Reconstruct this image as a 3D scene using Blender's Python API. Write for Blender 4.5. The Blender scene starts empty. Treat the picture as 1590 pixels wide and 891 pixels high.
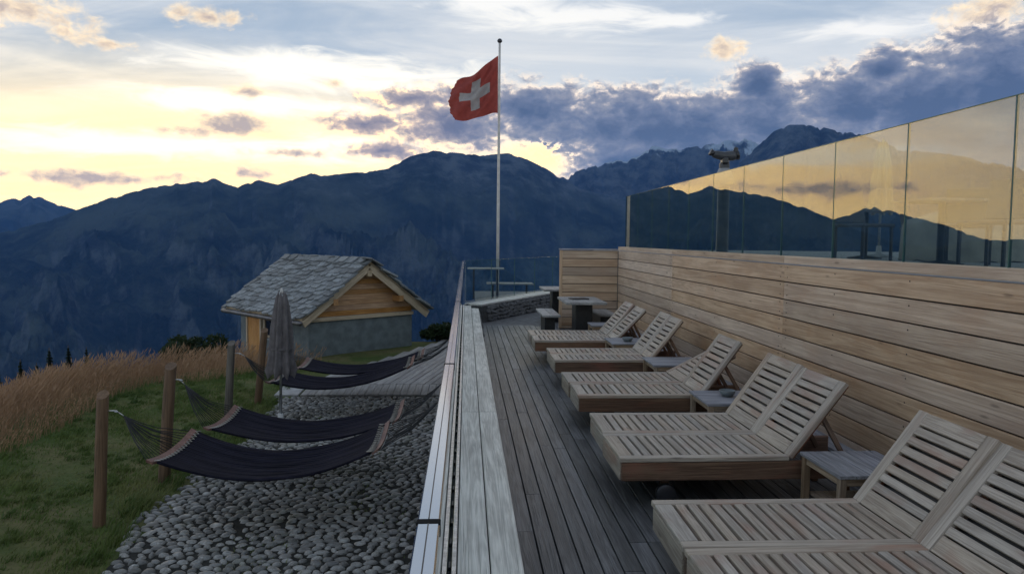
import bpy, bmesh, math, random
import numpy as np
from mathutils import Vector, Matrix, Euler, noise as mnoise
R = math.radians
random.seed(7); rng = np.random.default_rng(7)
scene = bpy.context.scene
C = scene.collection
EYE = 1.9

# ------------------------------------------------------------------ camera
cam = bpy.data.cameras.new("camera"); camo = bpy.data.objects.new("camera", cam); C.objects.link(camo)
cam.sensor_width = 36; cam.lens = 1150 / 1590 * 36; cam.clip_start = 0.05; cam.clip_end = 60000
cr = Vector((0.998053, -0.06148993, 0.01044973)); cu = Vector((-0.006419, 0.06538718, 0.99783932)); cf = Vector((0.06204035, 0.99596361, -0.06486516))
camo.matrix_world = Matrix(((cr.x, cu.x, -cf.x, 0), (cr.y, cu.y, -cf.y, 0), (cr.z, cu.z, -cf.z, EYE), (0, 0, 0, 1)))
scene.camera = camo
scene.render.engine = 'CYCLES'
scene.cycles.use_denoising = True
scene.cycles.max_bounces = 6; scene.cycles.diffuse_bounces = 2; scene.cycles.glossy_bounces = 3
scene.cycles.transparent_max_bounces = 12; scene.cycles.volume_bounces = 0
scene.view_settings.view_transform = 'Standard'; scene.view_settings.look = 'None'
scene.view_settings.gamma = 1; scene.view_settings.exposure = 0.0; scene.view_settings.use_curve_mapping = False

# ------------------------------------------------------------------ node helper
class NT:
    def __init__(s, tree): s.t = tree; s.n = tree.nodes; s.l = tree.links
    def put(s, inp, v):
        if v is None: return
        if isinstance(v, bpy.types.NodeSocket): s.l.new(v, inp)
        elif isinstance(v, (tuple, list)) and inp.type == 'RGBA' and len(v) == 3: inp.default_value = (*v, 1)
        else: inp.default_value = v
    def m(s, op, a, b=None, c=None, clamp=False):
        n = s.n.new('ShaderNodeMath'); n.operation = op; n.use_clamp = clamp
        for i, v in enumerate((a, b, c)): s.put(n.inputs[i], v)
        return n.outputs[0]
    def v(s, op, a, b=None, c=None):
        n = s.n.new('ShaderNodeVectorMath'); n.operation = op
        for i, x in enumerate((a, b, c)): s.put(n.inputs[i], x)
        return n.outputs['Value'] if op in ('LENGTH', 'DOT_PRODUCT', 'DISTANCE') else n.outputs[0]
    def noise(s, vec, scale, detail=4, rough=.55, dist=0, dim='3D', lac=2):
        n = s.n.new('ShaderNodeTexNoise'); n.noise_dimensions = dim
        s.put(n.inputs['Vector'], vec); s.put(n.inputs['Scale'], scale); n.inputs['Detail'].default_value = detail
        n.inputs['Roughness'].default_value = rough; n.inputs['Distortion'].default_value = dist; n.inputs['Lacunarity'].default_value = lac
        return n.outputs[0]
    def sm(s, x, a, b):
        n = s.n.new('ShaderNodeMapRange'); n.interpolation_type = 'SMOOTHSTEP'
        s.put(n.inputs[0], x); n.inputs[1].default_value = a; n.inputs[2].default_value = b
        return n.outputs[0]
    def mix(s, f, a, b, mode='MIX'):
        n = s.n.new('ShaderNodeMix'); n.data_type = 'RGBA'; n.blend_type = mode
        s.put(n.inputs[0], f); s.put(n.inputs[6], a); s.put(n.inputs[7], b)
        return n.outputs[2]
    def ramp(s, f, stops):
        n = s.n.new('ShaderNodeValToRGB'); e = n.color_ramp.elements
        while len(e) < len(stops): e.new(.5)
        for i, (p, c) in enumerate(stops): e[i].position = p; e[i].color = (*c, 1)
        s.put(n.inputs[0], f); return n.outputs[0]
    def xyz(s, x, y, z):
        n = s.n.new('ShaderNodeCombineXYZ')
        for i, v in enumerate((x, y, z)): s.put(n.inputs[i], v)
        return n.outputs[0]
    def sep(s, v):
        n = s.n.new('ShaderNodeSeparateXYZ'); s.put(n.inputs[0], v); return n.outputs

# ------------------------------------------------------------------ world: evening sky with cloud layers, laid out by compass direction
SUN_AZ, SUN_EL = 6.0, 7.0
world = bpy.data.worlds.new("World"); scene.world = world; world.use_nodes = True
T = NT(world.node_tree); T.n.clear()
geo = T.n.new('ShaderNodeTexCoord'); d = T.v('NORMALIZE', geo.outputs['Generated'])
dx, dy, dz = T.sep(d)
DEG = 57.29578
az = T.m('MULTIPLY', T.m('ARCTAN2', dx, dy), DEG)
el = T.m('MULTIPLY', T.m('ARCSINE', dz), DEG)
ae = T.xyz(az, el, 0)
sky = T.n.new('ShaderNodeTexSky'); sky.sky_type = 'NISHITA'; sky.sun_disc = False
sky.sun_elevation = R(SUN_EL); sky.sun_rotation = R(SUN_AZ); sky.altitude = 2000; sky.air_density = 1.0; sky.dust_density = 1.5; sky.ozone_density = 2
STR = 0.12
def K(r, g, b): return (r / STR, g / STR, b / STR)
def blobs(lst, smooth=.35):
    cur = None
    for a, e, rx, ry in lst:
        q = T.v('LENGTH', T.v('MULTIPLY_ADD', ae, (1 / rx, 1 / ry, 0), (-a / rx, -e / ry, 0)))
        cur = q if cur is None else T.m('SMOOTH_MIN', cur, q, smooth)
    return cur
# glow round the place where the sun went down
gl = T.v('LENGTH', T.v('MULTIPLY_ADD', ae, (1 / 36, 1 / 10, 0), (20 / 36, -3.0 / 10, 0)))
glow = T.sm(gl, 1.15, .1)
gl2 = T.v('LENGTH', T.v('MULTIPLY_ADD', ae, (1 / 70, 1 / 16, 0), (14 / 70, -5 / 16, 0)))
glow2 = T.sm(gl2, 1.2, .2)
# thin high veil
den = T.m('ADD', dz, .16)
pl = T.xyz(T.m('DIVIDE', dx, den), T.m('DIVIDE', dy, den), 0)
rot = T.n.new('ShaderNodeMapping'); rot.inputs['Rotation'].default_value = (0, 0, R(28)); rot.inputs['Scale'].default_value = (1.0, 2.6, 1); T.put(rot.inputs[0], pl)
cir = T.noise(rot.outputs[0], 1.1, 7, .58, .8)
cir2 = T.noise(T.v('MULTIPLY', ae, (.045, .24, 0)), 1.0, 8, .6, .9)
veilc = T.mix(glow2, K(.80, .86, .92), K(1.08, 1.04, .96))
veilc = T.mix(glow, veilc, K(1.70, 1.38, .74))
basec = T.mix(.65, sky.outputs[0], K(.53, .63, .74))
basec = T.mix(glow, basec, K(1.68, 1.28, .60))
veil = T.m('MULTIPLY', T.sm(T.m('ADD', T.m('MULTIPLY', cir, .6), T.m('MULTIPLY', cir2, .4)), .36, .66), .8)
col = T.mix(veil, basec, veilc)
# long bright streaks of lit cirrus
st = blobs([(-10.8, 12.1, 13, 1.35), (-6.5, 11.2, 7, .9), (7.5, 16.3, 8.5, 1.2), (2, 17.2, 5, .9), (15, 15.8, 5, .7), (-17, 9.3, 10, .9), (-20, 6.2, 16, 1.0), (-8, 6.6, 6, 1.1),
            (29, 14.3, 6, .8), (23, 10.8, 3, 1.2), (-28, 20, 14, 1.2), (20, 21, 16, 1.5)], .25)
stn = T.noise(T.v('MULTIPLY', ae, (.16, .62, 0)), 1.0, 8, .62, 1.0)
stm = T.sm(T.m('ADD', T.m('SUBTRACT', 1, st), T.m('MULTIPLY', T.m('SUBTRACT', stn, .5), 2.6)), -.25, .75)
stc = T.mix(glow2, K(.95, .97, 1.0), K(1.4, 1.33, 1.15))
col = T.mix(stm, col, stc)
# cumulus
wv = T.v('MULTIPLY', ae, (.26, .42, 0))
warp = T.n.new('ShaderNodeTexNoise'); T.put(warp.inputs['Vector'], T.v('MULTIPLY', ae, (.55, .8, 0))); warp.inputs['Scale'].default_value = 1; warp.inputs['Detail'].default_value = 3
wv = T.v('MULTIPLY_ADD', T.v('SUBTRACT', warp.outputs['Color'], (.5, .5, .5)), (.45, .45, 0), wv)
n1 = T.noise(wv, 1.0, 7, .60, .0)
pv2 = T.v('MULTIPLY_ADD', T.v('SUBTRACT', warp.outputs['Color'], (.5, .5, .5)), (.9, .9, 0), T.v('MULTIPLY_ADD', ae, (.85, 1.3, 0), (7, 3, 1)))
n2 = T.noise(pv2, 1.0, 7, .62, .0)
n3 = T.noise(T.v('ADD', pv2, (.10, .34, 0)), 1.0, 5, .60, .0)     # the same field a little higher: which side of a billow faces the light
puff = T.m('ADD', T.m('MULTIPLY', T.m('SUBTRACT', n1, .5), 2.1), T.m('MULTIPLY', T.m('SUBTRACT', n2, .5), 1.0))
lit = T.m('MULTIPLY', T.m('SUBTRACT', n2, n3), 3.2)
# warm small clouds
wq = blobs([(-31, 14.0, 6.2, 1.7), (-26.5, 13.3, 3.4, 1.2), (-24.3, 12.5, 1.8, .6), (-18.4, 14.9, 2.7, .75), (-17.5, 7.9, 4.6, 1.15), (-20, 7.3, 4.2, .75), (-15.5, 10.15, 2.6, .7),
            (-12.9, 6.1, 5.2, .6), (-26, 3.75, 8.6, .8), (-15.3, 4.4, 4.2, .9), (19.2, 13.9, 1.4, 1.0), (35.8, 14.6, 4.2, 2.2), (-10, 11.2, 1.1, .5), (-48, 9, 9, 1.4), (-44, 4.2, 6, .6),
            (52, 13, 8, 2), (-60, 22, 12, 3), (48, 28, 12, 3), (5, 34, 14, 3), (-30, 32, 10, 2.4)], .2)
wd = T.m('ADD', T.m('SUBTRACT', .95, wq), T.m('MULTIPLY', puff, 1.35))
wa = T.sm(wd, -.05, .75)
wcore = T.m('ADD', T.sm(wd, .15, 1.1), T.m('MULTIPLY', lit, -.6), clamp=True)
wlow = T.sm(el, 12.0, 9.0)
wcol = T.mix(wcore, K(1.45, 1.14, .72), T.mix(wlow, K(.66, .53, .44), K(.46, .40, .40)))
col = T.mix(T.m('MULTIPLY', wa, .92), col, wcol)
# the dark bank over the mountains
kq = blobs([(-4.2, 10.4, 4.6, 1.2), (-8.2, 8.4, 4, 1.0), (-1.2, 8.4, 5.5, 1.9), (4.6, 9.6, 4.5, 2.0), (10, 8.4, 5.5, 2.2), (16.3, 8.0, 6.5, 2.4), (21.6, 8.4, 4.2, 2.6), (28.1, 9.0, 4.5, 2.3),
            (31.8, 9.2, 6, 2.4), (36.4, 9.8, 6.5, 2.9), (21.6, 11.0, 1.5, 1.2), (29.6, 11.6, 1.7, 1.2), (-6.5, 6.5, 3.8, .8), (12, 5.6, 4.5, 2), (44, 10, 9, 3.5), (58, 9, 12, 4), (26, 6.5, 9, 2), (36, 6.5, 8, 2)], .3)
gapq = T.v('LENGTH', T.v('MULTIPLY_ADD', ae, (1 / 2.3, 1 / 1.1, 0), (-5.6 / 2.3, -6.2 / 1.1, 0)))
kd = T.m('ADD', T.m('SUBTRACT', 1.62, kq), T.m('MULTIPLY', puff, 1.0))
kleft = T.sm(az, 5, -8)
kd = T.m('SUBTRACT', kd, T.m('MULTIPLY', T.m('ADD', kleft, T.m('MULTIPLY', T.sm(az, 14, 4), .6)), .36))
kd = T.m('SUBTRACT', kd, T.m('MULTIPLY', T.m('MULTIPLY', T.sm(gapq, 1.6, .2), T.sm(T.m('ADD', n2, T.m('MULTIPLY', T.m('SUBTRACT', n1, .5), .6)), .46, .60)), 1.7))
ka = T.sm(kd, -.05, .55)
kshade = T.m('ADD', T.m('MULTIPLY', lit, T.m('MULTIPLY_ADD', T.sm(kd, 1.3, .3), -.40, -.16)), T.sm(kd, .0, 1.75))
kc = T.ramp(kshade, [(0.0, K(1.15, 1.0, .84)), (.12, K(.66, .61, .60)), (.30, K(.30, .325, .41)), (.60, K(.165, .21, .325)), (.92, K(.085, .13, .235))])
kc2 = T.ramp(kshade, [(0.0, K(1.6, 1.22, .70)), (.14, K(.90, .71, .56)), (.34, K(.46, .40, .41)), (.75, K(.20, .205, .29))])
kcol = T.mix(kleft, kc, kc2)
col = T.mix(ka, col, kcol)
gapg = T.m('MULTIPLY', T.sm(gapq, 1.9, .3), T.m('SUBTRACT', 1, ka))
col = T.mix(gapg, col, K(1.75, 1.3, .62))
col = T.mix(1.0, col, T.mix(T.sm(el, 16, 2), (1, 1, 1), (1.5, 1.40, 1.26)), 'MULTIPLY')
col = T.mix(1.0, col, T.mix(T.sm(el, 22, 75), (1, 1, 1), (.66, .69, .76)), 'MULTIPLY')
bg = T.n.new('ShaderNodeBackground'); T.put(bg.inputs[0], col); bg.inputs[1].default_value = STR
wo = T.n.new('ShaderNodeOutputWorld'); T.l.new(bg.outputs[0], wo.inputs[0])
world.cycles.sampling_method = 'MANUAL'; world.cycles.sample_map_resolution = 512

# ------------------------------------------------------------------ sun: very low, soft, behind thin cloud
sl = bpy.data.lights.new("sun", 'SUN'); sl.energy = 0.14; sl.angle = R(7); sl.color = (1, .80, .58)
so = bpy.data.objects.new("sun", sl); C.objects.link(so)
sd = Vector((math.sin(R(SUN_AZ)) * math.cos(R(SUN_EL)), math.cos(R(SUN_AZ)) * math.cos(R(SUN_EL)), math.sin(R(SUN_EL))))
so.rotation_euler = sd.to_track_quat('Z', 'Y').to_euler(); so.location = (0, 0, 30)

# ------------------------------------------------------------------ materials
def newmat(name):
    m = bpy.data.materials.new(name); m.use_nodes = True
    t = NT(m.node_tree); t.n.clear()
    o = t.n.new('ShaderNodeOutputMaterial'); b = t.n.new('ShaderNodeBsdfPrincipled'); t.l.new(b.outputs[0], o.inputs[0])
    return m, t, b, o
def bump(t, b, h, strength=.3, dist=.01):
    n = t.n.new('ShaderNodeBump'); n.inputs['Strength'].default_value = strength; n.inputs['Distance'].default_value = dist
    t.put(n.inputs['Height'], h); t.l.new(n.outputs[0], b.inputs['Normal'])
def objvec(t, rand=True):
    tc = t.n.new('ShaderNodeTexCoord'); v = tc.outputs['Object']
    oi = t.n.new('ShaderNodeObjectInfo')
    if rand:
        v = t.v('ADD', v, t.xyz(t.m('MULTIPLY', oi.outputs['Random'], 37.0), t.m('MULTIPLY', oi.outputs['Random'], 91.0), t.m('MULTIPLY', oi.outputs['Random'], 53.0)))
    return v, oi.outputs['Random']
def wood(name, dark, light, tint=None, tint_amt=0.0, var=.35, rough=.62, grain=1.0, knots=True, spec=.4):
    """weathered timber, grain along the board's own length (local x)"""
    m, t, b, o = newmat(name)
    v, r = objvec(t)
    fine = t.noise(t.v('MULTIPLY', v, (2.2, 95, 95)), grain, 5, .65, .15)
    wavy = t.noise(t.v('MULTIPLY', v, (.7, 16, 16)), grain, 4, .55, 1.1)
    patch = t.noise(t.v('MULTIPLY', v, (1.3, 4, 4)), 1.0, 4, .6)
    ring = t.m('PINGPONG', t.m('MULTIPLY', wavy, 9.0), 1.0)
    f = t.m('ADD', t.m('MULTIPLY', fine, .6), t.m('MULTIPLY', ring, .28))
    f = t.m('ADD', f, t.m('MULTIPLY', t.m('SUBTRACT', patch, .5), .75))
    crack = t.sm(t.noise(t.v('MULTIPLY', v, (1.1, 130, 130)), grain, 3, .7, .1), .60, .70)
    f = t.m('SUBTRACT', t.sm(f, .12, .85), t.m('MULTIPLY', crack, .55), clamp=True)
    c = t.mix(f, dark, light)
    if tint:
        tp = t.noise(t.v('MULTIPLY', v, (1.7, 3.2, 3.2)), 1.3, 3, .55)
        c = t.mix(t.m('MULTIPLY', t.sm(tp, .50, .72), tint_amt), c, tint)
    if knots:
        kv = t.n.new('ShaderNodeTexVoronoi'); t.put(kv.inputs['Vector'], t.v('MULTIPLY', v, (1.6, 7, 7))); kv.inputs['Scale'].default_value = 1
        kn = t.sm(kv.outputs['Distance'], .10, .03)
        c = t.mix(t.m('MULTIPLY', kn, .6), c, tuple(x * .35 for x in dark))
    hv = t.n.new('ShaderNodeHueSaturation'); t.put(hv.inputs['Color'], c)
    t.put(hv.inputs['Value'], t.m('ADD', 1 - var / 2, t.m('MULTIPLY', r, var)))
    t.put(hv.inputs['Saturation'], t.m('ADD', .8, t.m('MULTIPLY', t.m('FRACT', t.m('MULTIPLY', r, 7.31)), .4)))
    t.put(b.inputs['Base Color'], hv.outputs[0])
    t.put(b.inputs['Roughness'], t.m('ADD', rough - .08, t.m('MULTIPLY', fine, .2)))
    b.inputs['Specular IOR Level'].default_value = spec
    bump(t, b, t.m('SUBTRACT', t.m('ADD', fine, t.m('MULTIPLY', ring, .5)), crack), .55, .005)
    return m
M = {}
M['deck'] = wood('deck_timber', (.026, .026, .029), (.15, .148, .155), var=.7, rough=.52, spec=.5)
M['ledge'] = wood('coping_timber', (.33, .315, .30), (.74, .71, .67), var=.14, rough=.55)
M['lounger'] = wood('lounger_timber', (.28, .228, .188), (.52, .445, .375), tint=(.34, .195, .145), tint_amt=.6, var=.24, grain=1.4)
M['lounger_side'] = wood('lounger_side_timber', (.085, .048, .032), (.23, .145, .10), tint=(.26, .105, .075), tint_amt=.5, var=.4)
M['table'] = wood('side_table_timber', (.15, .15, .17), (.38, .38, .42), var=.3)
M['tableleg'] = wood('table_leg_timber', (.20, .14, .095), (.42, .32, .23), var=.3)
M['wall'] = wood('wall_cladding_timber', (.41, .282, .195), (.68, .515, .375), tint=(.50, .305, .19), tint_amt=.4, var=.30, rough=.6, grain=.7)
M['post'] = wood('post_timber', (.075, .048, .03), (.20, .13, .085), var=.4)
M['greypost'] = wood('grey_post_timber', (.06, .052, .045), (.17, .15, .125), var=.2)
M['plank'] = wood('platform_timber', (.19, .185, .185), (.42, .405, .395), var=.3)
M['hutwood'] = wood('hut_gable_timber', (.30, .15, .065), (.60, .36, .18), var=.25)
M['barge'] = wood('barge_board_timber', (.34, .27, .19), (.60, .49, .36), var=.15)
M['door'] = wood('hut_door_timber', (.34, .16, .055), (.62, .36, .16), var=.1)
M['spreader'] = wood('spreader_timber', (.10, .05, .042), (.25, .14, .11), var=.2)
def plain(name, col, rough=.6, metal=0, nscale=0, namt=.3, spec=.5, bumpd=0):
    m, t, b, o = newmat(name)
    if nscale:
        v, r = objvec(t)
        n = t.noise(v, nscale, 5, .6)
        t.put(b.inputs['Base Color'], t.mix(t.sm(n, .3, .7), tuple(x * (1 - namt) for x in col), tuple(min(1, x * (1 + namt)) for x in col)))
        if bumpd: bump(t, b, n, .5, bumpd)
    else: b.inputs['Base Color'].default_value = (*col, 1)
    b.inputs['Roughness'].default_value = rough; b.inputs['Metallic'].default_value = metal; b.inputs['Specular IOR Level'].default_value = spec
    return m
M['steel'] = plain('polished_steel', (.56, .57, .59), .13, 1.0)
M['alu'] = plain('dull_aluminium', (.42, .43, .44), .38, 1.0, 30, .25)
M['rubber'] = plain('black_rubber', (.012, .012, .014), .9, spec=.1)
M['black'] = plain('black_steel', (.018, .018, .02), .45, 0, 12, .3)
M['pole'] = plain('flagpole_paint', (.52, .50, .48), .45, 0, 6, .12)
M['poledark'] = plain('dark_metal', (.06, .06, .07), .35, .6)
M['scope'] = plain('viewer_grey_paint', (.05, .053, .06), .35, .2, 9, .2)
M['scopelight'] = plain('viewer_light_paint', (.26, .27, .285), .4, .1, 9, .15)
M['scopeblack'] = plain('viewer_black_glass', (.012, .012, .015), .12)
M['plaster'] = plain('dark_grey_render', (.13, .155, .165), .85, 0, 5, .2, bumpd=.006)
M['concrete'] = plain('pale_concrete', (.36, .36, .36), .85, 0, 8, .2, bumpd=.004)
M['darkstone'] = plain('dark_wall_stone', (.11, .11, .115), .8, 0, 9, .45, bumpd=.012)
M['mortar'] = plain('dark_mortar', (.05, .05, .052), .95, 0, 14, .3)
M['soil'] = plain('cobble_bed_soil', (.016, .016, .013), .95, 0, 11, .5, bumpd=.012)
M['gutter'] = plain('gutter_metal', (.15, .145, .15), .4, .7, 7, .25)
M['rope'] = plain('black_cord', (.02, .02, .022), .8)
M['cordlight'] = plain('pale_lashing_cord', (.45, .42, .38), .8)
M['bowl'] = plain('grey_ceramic', (.13, .15, .16), .35, 0, 10, .15)
M['bowlin'] = plain('bowl_sand', (.05, .05, .05), .9)
M['cushion'] = plain('outdoor_cover', (.36, .34, .30), .9, 0, 4, .15)
M['chair'] = plain('chair_weave', (.10, .10, .11), .7, 0, 25, .2)
def slate():
    m, t, b, o = newmat('roof_slate'); v, r = objvec(t)
    n = t.noise(v, 6, 5, .65); c = t.mix(t.sm(n, .3, .7), (.085, .097, .105), (.20, .22, .235))
    l = t.noise(v, 15, 3, .6); c = t.mix(t.m('MULTIPLY', t.sm(l, .58, .7), .5), c, (.22, .21, .14))
    hv = t.n.new('ShaderNodeHueSaturation'); t.put(hv.inputs['Color'], c); t.put(hv.inputs['Value'], t.m('ADD', .55, t.m('MULTIPLY', r, .9))); t.put(b.inputs['Base Color'], hv.outputs[0])
    b.inputs['Roughness'].default_value = .55; bump(t, b, n, .6, .01); return m
M['slate'] = slate()
def cobble():
    m, t, b, o = newmat('river_cobble'); v, r = objvec(t)
    tc = t.n.new('ShaderNodeTexCoord'); g = t.n.new('ShaderNodeNewGeometry')
    cell = t.n.new('ShaderNodeTexWhiteNoise'); t.put(cell.inputs['Vector'], t.v('SNAP', g.outputs['Position'], (.13, .13, 9)))
    rr = t.m('FRACT', t.m('ADD', r, g.outputs['Random Per Island']))
    n = t.noise(g.outputs['Position'], 14, 5, .6); n2 = t.noise(g.outputs['Position'], 3.1, 3, .6)
    c = t.ramp(t.noise(t.v('MULTIPLY_ADD', v, (.2, .2, .2), g.outputs['Position']), 5.5, 1, .5), [(.25, (.11, .11, .11)), (.42, (.24, .245, .24)), (.58, (.17, .16, .145)), (.75, (.37, .37, .36))])
    c = t.mix(t.m('MULTIPLY', t.sm(n, .35, .75), .5), c, (.13, .125, .12))
    c = t.mix(t.m('MULTIPLY', t.sm(n2, .55, .7), .4), c, (.085, .095, .06))
    hv = t.n.new('ShaderNodeHueSaturation'); t.put(hv.inputs['Color'], c); t.put(hv.inputs['Value'], t.m('ADD', .62, t.m('MULTIPLY', rr, .95))); t.put(b.inputs['Base Color'], hv.outputs[0])
    b.inputs['Roughness'].default_value = .42; bump(t, b, n, .25, .008); return m
M['cobble'] = cobble()
def foliage(name, a, bb, cc, scale=1.2, rough=.6, trans=.25):
    m, t, b, o = newmat(name); g = t.n.new('ShaderNodeNewGeometry')
    n = t.noise(g.outputs['Position'], scale, 4, .65); r = t.n.new('ShaderNodeTexWhiteNoise'); r.noise_dimensions = '1D'
    t.put(r.inputs['W'], g.outputs['Random Per Island'])
    c = t.mix(t.sm(n, .36, .64), a, bb); c = t.mix(t.m('MULTIPLY', r.outputs[0], .6), c, cc)
    t.put(b.inputs['Base Color'], c); b.inputs['Roughness'].default_value = rough; b.inputs['Specular IOR Level'].default_value = .2
    tr = t.n.new('ShaderNodeBsdfTranslucent'); t.put(tr.inputs[0], c); mx = t.n.new('ShaderNodeMixShader'); mx.inputs[0].default_value = trans
    t.l.new(b.outputs[0], mx.inputs[1]); t.l.new(tr.outputs[0], mx.inputs[2]); t.l.new(mx.outputs[0], o.inputs[0]); return m
M['lawn'] = foliage('lawn_grass', (.075, .13, .026), (.19, .19, .07), (.12, .18, .04), 1.0)
M['clump'] = foliage('coarse_green_grass', (.045, .085, .018), (.10, .13, .03), (.07, .12, .025), 1.5)
M['hay'] = foliage('dry_tall_grass', (.25, .14, .075), (.41, .255, .145), (.36, .24, .15), .7)
M['leaf'] = foliage('dark_shrub_leaf', (.018, .035, .018), (.04, .06, .025), (.03, .05, .02), 2)
M['needle'] = foliage('spruce_needle', (.012, .026, .018), (.025, .04, .022), (.018, .03, .018), 2)
M['bark'] = plain('bark', (.06, .045, .035), .9, 0, 8, .4)
def groundmat():
    m, t, b, o = newmat('hillside_turf'); g = t.n.new('ShaderNodeNewGeometry')
    n = t.noise(g.outputs['Position'], .9, 6, .65); n2 = t.noise(g.outputs['Position'], 9, 5, .7)
    c = t.mix(t.sm(n, .35, .65), (.065, .095, .028), (.14, .13, .06)); c = t.mix(t.m('MULTIPLY', t.sm(n2, .45, .75), .6), c, (.035, .04, .018))
    t.put(b.inputs['Base Color'], c); b.inputs['Roughness'].default_value = .95; b.inputs['Specular IOR Level'].default_value = .1
    bump(t, b, n2, .7, .03); return m
M['ground'] = groundmat()
def mountain_mat(name, snow=None, grass=True):
    m, t, b, o = newmat(name); g = t.n.new('ShaderNodeNewGeometry'); P = g.outputs['Position']
    x, y, z = t.sep(P); nz = t.sep(g.outputs['Normal'])[2]
    n = t.noise(P, .0016, 8, .65); f = t.noise(P, .006, 6, .7); fine = t.noise(P, .022, 5, .7)
    rock = t.mix(t.sm(f, .35, .65), (.026, .032, .038), (.12, .125, .125))
    mead = t.mix(t.sm(n, .35, .6), (.020, .028, .024), (.075, .083, .066))
    wood_ = t.mix(t.sm(fine, .35, .65), (.009, .014, .015), (.02, .028, .026))
    hz = t.m('ADD', z, t.m('MULTIPLY', t.m('SUBTRACT', n, .5), 900))
    c = t.mix(t.sm(hz, -150, 260), t.mix(t.sm(t.m('ADD', t.m('MULTIPLY', f, .5), t.m('MULTIPLY', n, .5)), .42, .64), wood_, mead), mead)
    c = t.mix(t.sm(t.m('ADD', hz, t.m('MULTIPLY', t.m('SUBTRACT', f, .5), 600)), 200, 620), c, rock)
    c = t.mix(t.m('MULTIPLY', t.sm(nz, .78, .55), .7), c, rock)
    if snow:
        s = t.sm(t.m('ADD', t.m('ADD', z, t.m('MULTIPLY', t.m('SUBTRACT', f, .5), snow[1])), t.m('MULTIPLY', t.m('SUBTRACT', nz, .75), snow[2])), snow[0], snow[0] + 60)
        s = t.m('MULTIPLY', s, t.sm(t.noise(P, .0032, 5, .6), .42, .54))
        c = t.mix(s, c, (.46, .49, .53))
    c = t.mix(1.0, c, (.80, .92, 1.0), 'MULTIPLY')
    t.put(b.inputs['Base Color'], c); b.inputs['Roughness'].default_value = 1; b.inputs['Specular IOR Level'].default_value = 0
    bump(t, b, t.m('ADD', f, t.m('MULTIPLY', fine, .5)), .8, 50); return m
def glassmat(name, tint, base, ior, glosscol=(1, 1, 1), gain=1.0):
    m, t, b, o = newmat(name); t.n.remove(b)
    fr = t.n.new('ShaderNodeFresnel'); fr.inputs[0].default_value = ior
    g = t.n.new('ShaderNodeBsdfGlossy'); g.inputs['Color'].default_value = (*glosscol, 1); g.inputs['Roughness'].default_value = .004
    tr = t.n.new('ShaderNodeBsdfTransparent'); tr.inputs[0].default_value = (*tint, 1)
    mx = t.n.new('ShaderNodeMixShader'); bf = t.n.new('ShaderNodeNewGeometry').outputs['Backfacing']
    t.put(mx.inputs[0], t.m('MULTIPLY', t.m('MULTIPLY_ADD', fr.outputs[0], gain, base, clamp=True), t.m('SUBTRACT', 1, bf)))
    t.l.new(tr.outputs[0], mx.inputs[1]); t.l.new(g.outputs[0], mx.inputs[2]); t.l.new(mx.outputs[0], o.inputs[0]); return m
M['glass'] = glassmat('clear_glass', (.86, .93, .91), .02, 1.5, gain=1.5)
M['sunglass'] = glassmat('coated_glass', (.66, .73, .72), .20, 1.6, (.92, .84, .64), 1.2)
M['glassedge'] = plain('glass_edge', (.05, .12, .11), .15)

# ------------------------------------------------------------------ mesh helpers
def link(o, parent=None):
    C.objects.link(o)
    if parent is not None: o.parent = parent
    return o
def mobj(name, me, mat=None, parent=None, loc=(0, 0, 0), rot=(0, 0, 0)):
    if mat is not None and not me.materials: me.materials.append(M[mat] if isinstance(mat, str) else mat)
    o = bpy.data.objects.new(name, me); o.location = loc; o.rotation_euler = rot
    return link(o, parent)
def pymesh(name, v, f, smooth=False):
    me = bpy.data.meshes.new(name); me.from_pydata([tuple(map(float, p)) for p in v], [], f); me.update()
    if smooth: me.polygons.foreach_set('use_smooth', [True] * len(me.polygons))
    return me
def tag(o, label=None, cat=None, group=None, kind=None):
    if label: o['label'] = label
    if cat: o['category'] = cat
    if group: o['group'] = group
    if kind: o['kind'] = kind
    return o
def thing(name, label, cat, loc=(0, 0, 0), rotz=0, group=None):
    o = bpy.data.objects.new(name, None); o.location = loc; o.rotation_euler = (0, 0, rotz); link(o)
    o.empty_display_size = .2
    return tag(o, label, cat, group)
_box = {}
def boxmesh(dx, dy, dz, c, mat):
    k = (round(dx, 3), round(dy, 3), round(dz, 3), round(c, 4), mat)
    if k not in _box:
        bm = bmesh.new(); bmesh.ops.create_cube(bm, size=1); bmesh.ops.scale(bm, vec=(dx, dy, dz), verts=bm.verts)
        if c: bmesh.ops.bevel(bm, geom=bm.edges[:], offset=min(c, .4 * min(dx, dy, dz)), segments=1, affect='EDGES')
        me = bpy.data.meshes.new('box'); bm.to_mesh(me); bm.free(); me.materials.append(M[mat]); _box[k] = me
    return _box[k]
def box(name, dims, mat, parent=None, loc=(0, 0, 0), rot=(0, 0, 0), c=.004):
    return mobj(name, boxmesh(*dims, c, mat), None, parent, loc, rot)
def lathe(prof, n=16, cap=True):
    v, f = [], []
    for r, z in prof:
        for i in range(n): a = 2 * math.pi * i / n; v.append((r * math.cos(a), r * math.sin(a), z))
    for j in range(len(prof) - 1):
        for i in range(n): k = (i + 1) % n; f.append((j * n + i, j * n + k, j * n + n + k, j * n + n + i))
    if cap: f.append(tuple(range(n - 1, -1, -1))); f.append(tuple((len(prof) - 1) * n + i for i in range(n)))
    return pymesh('lathe', v, f, True)
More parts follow.
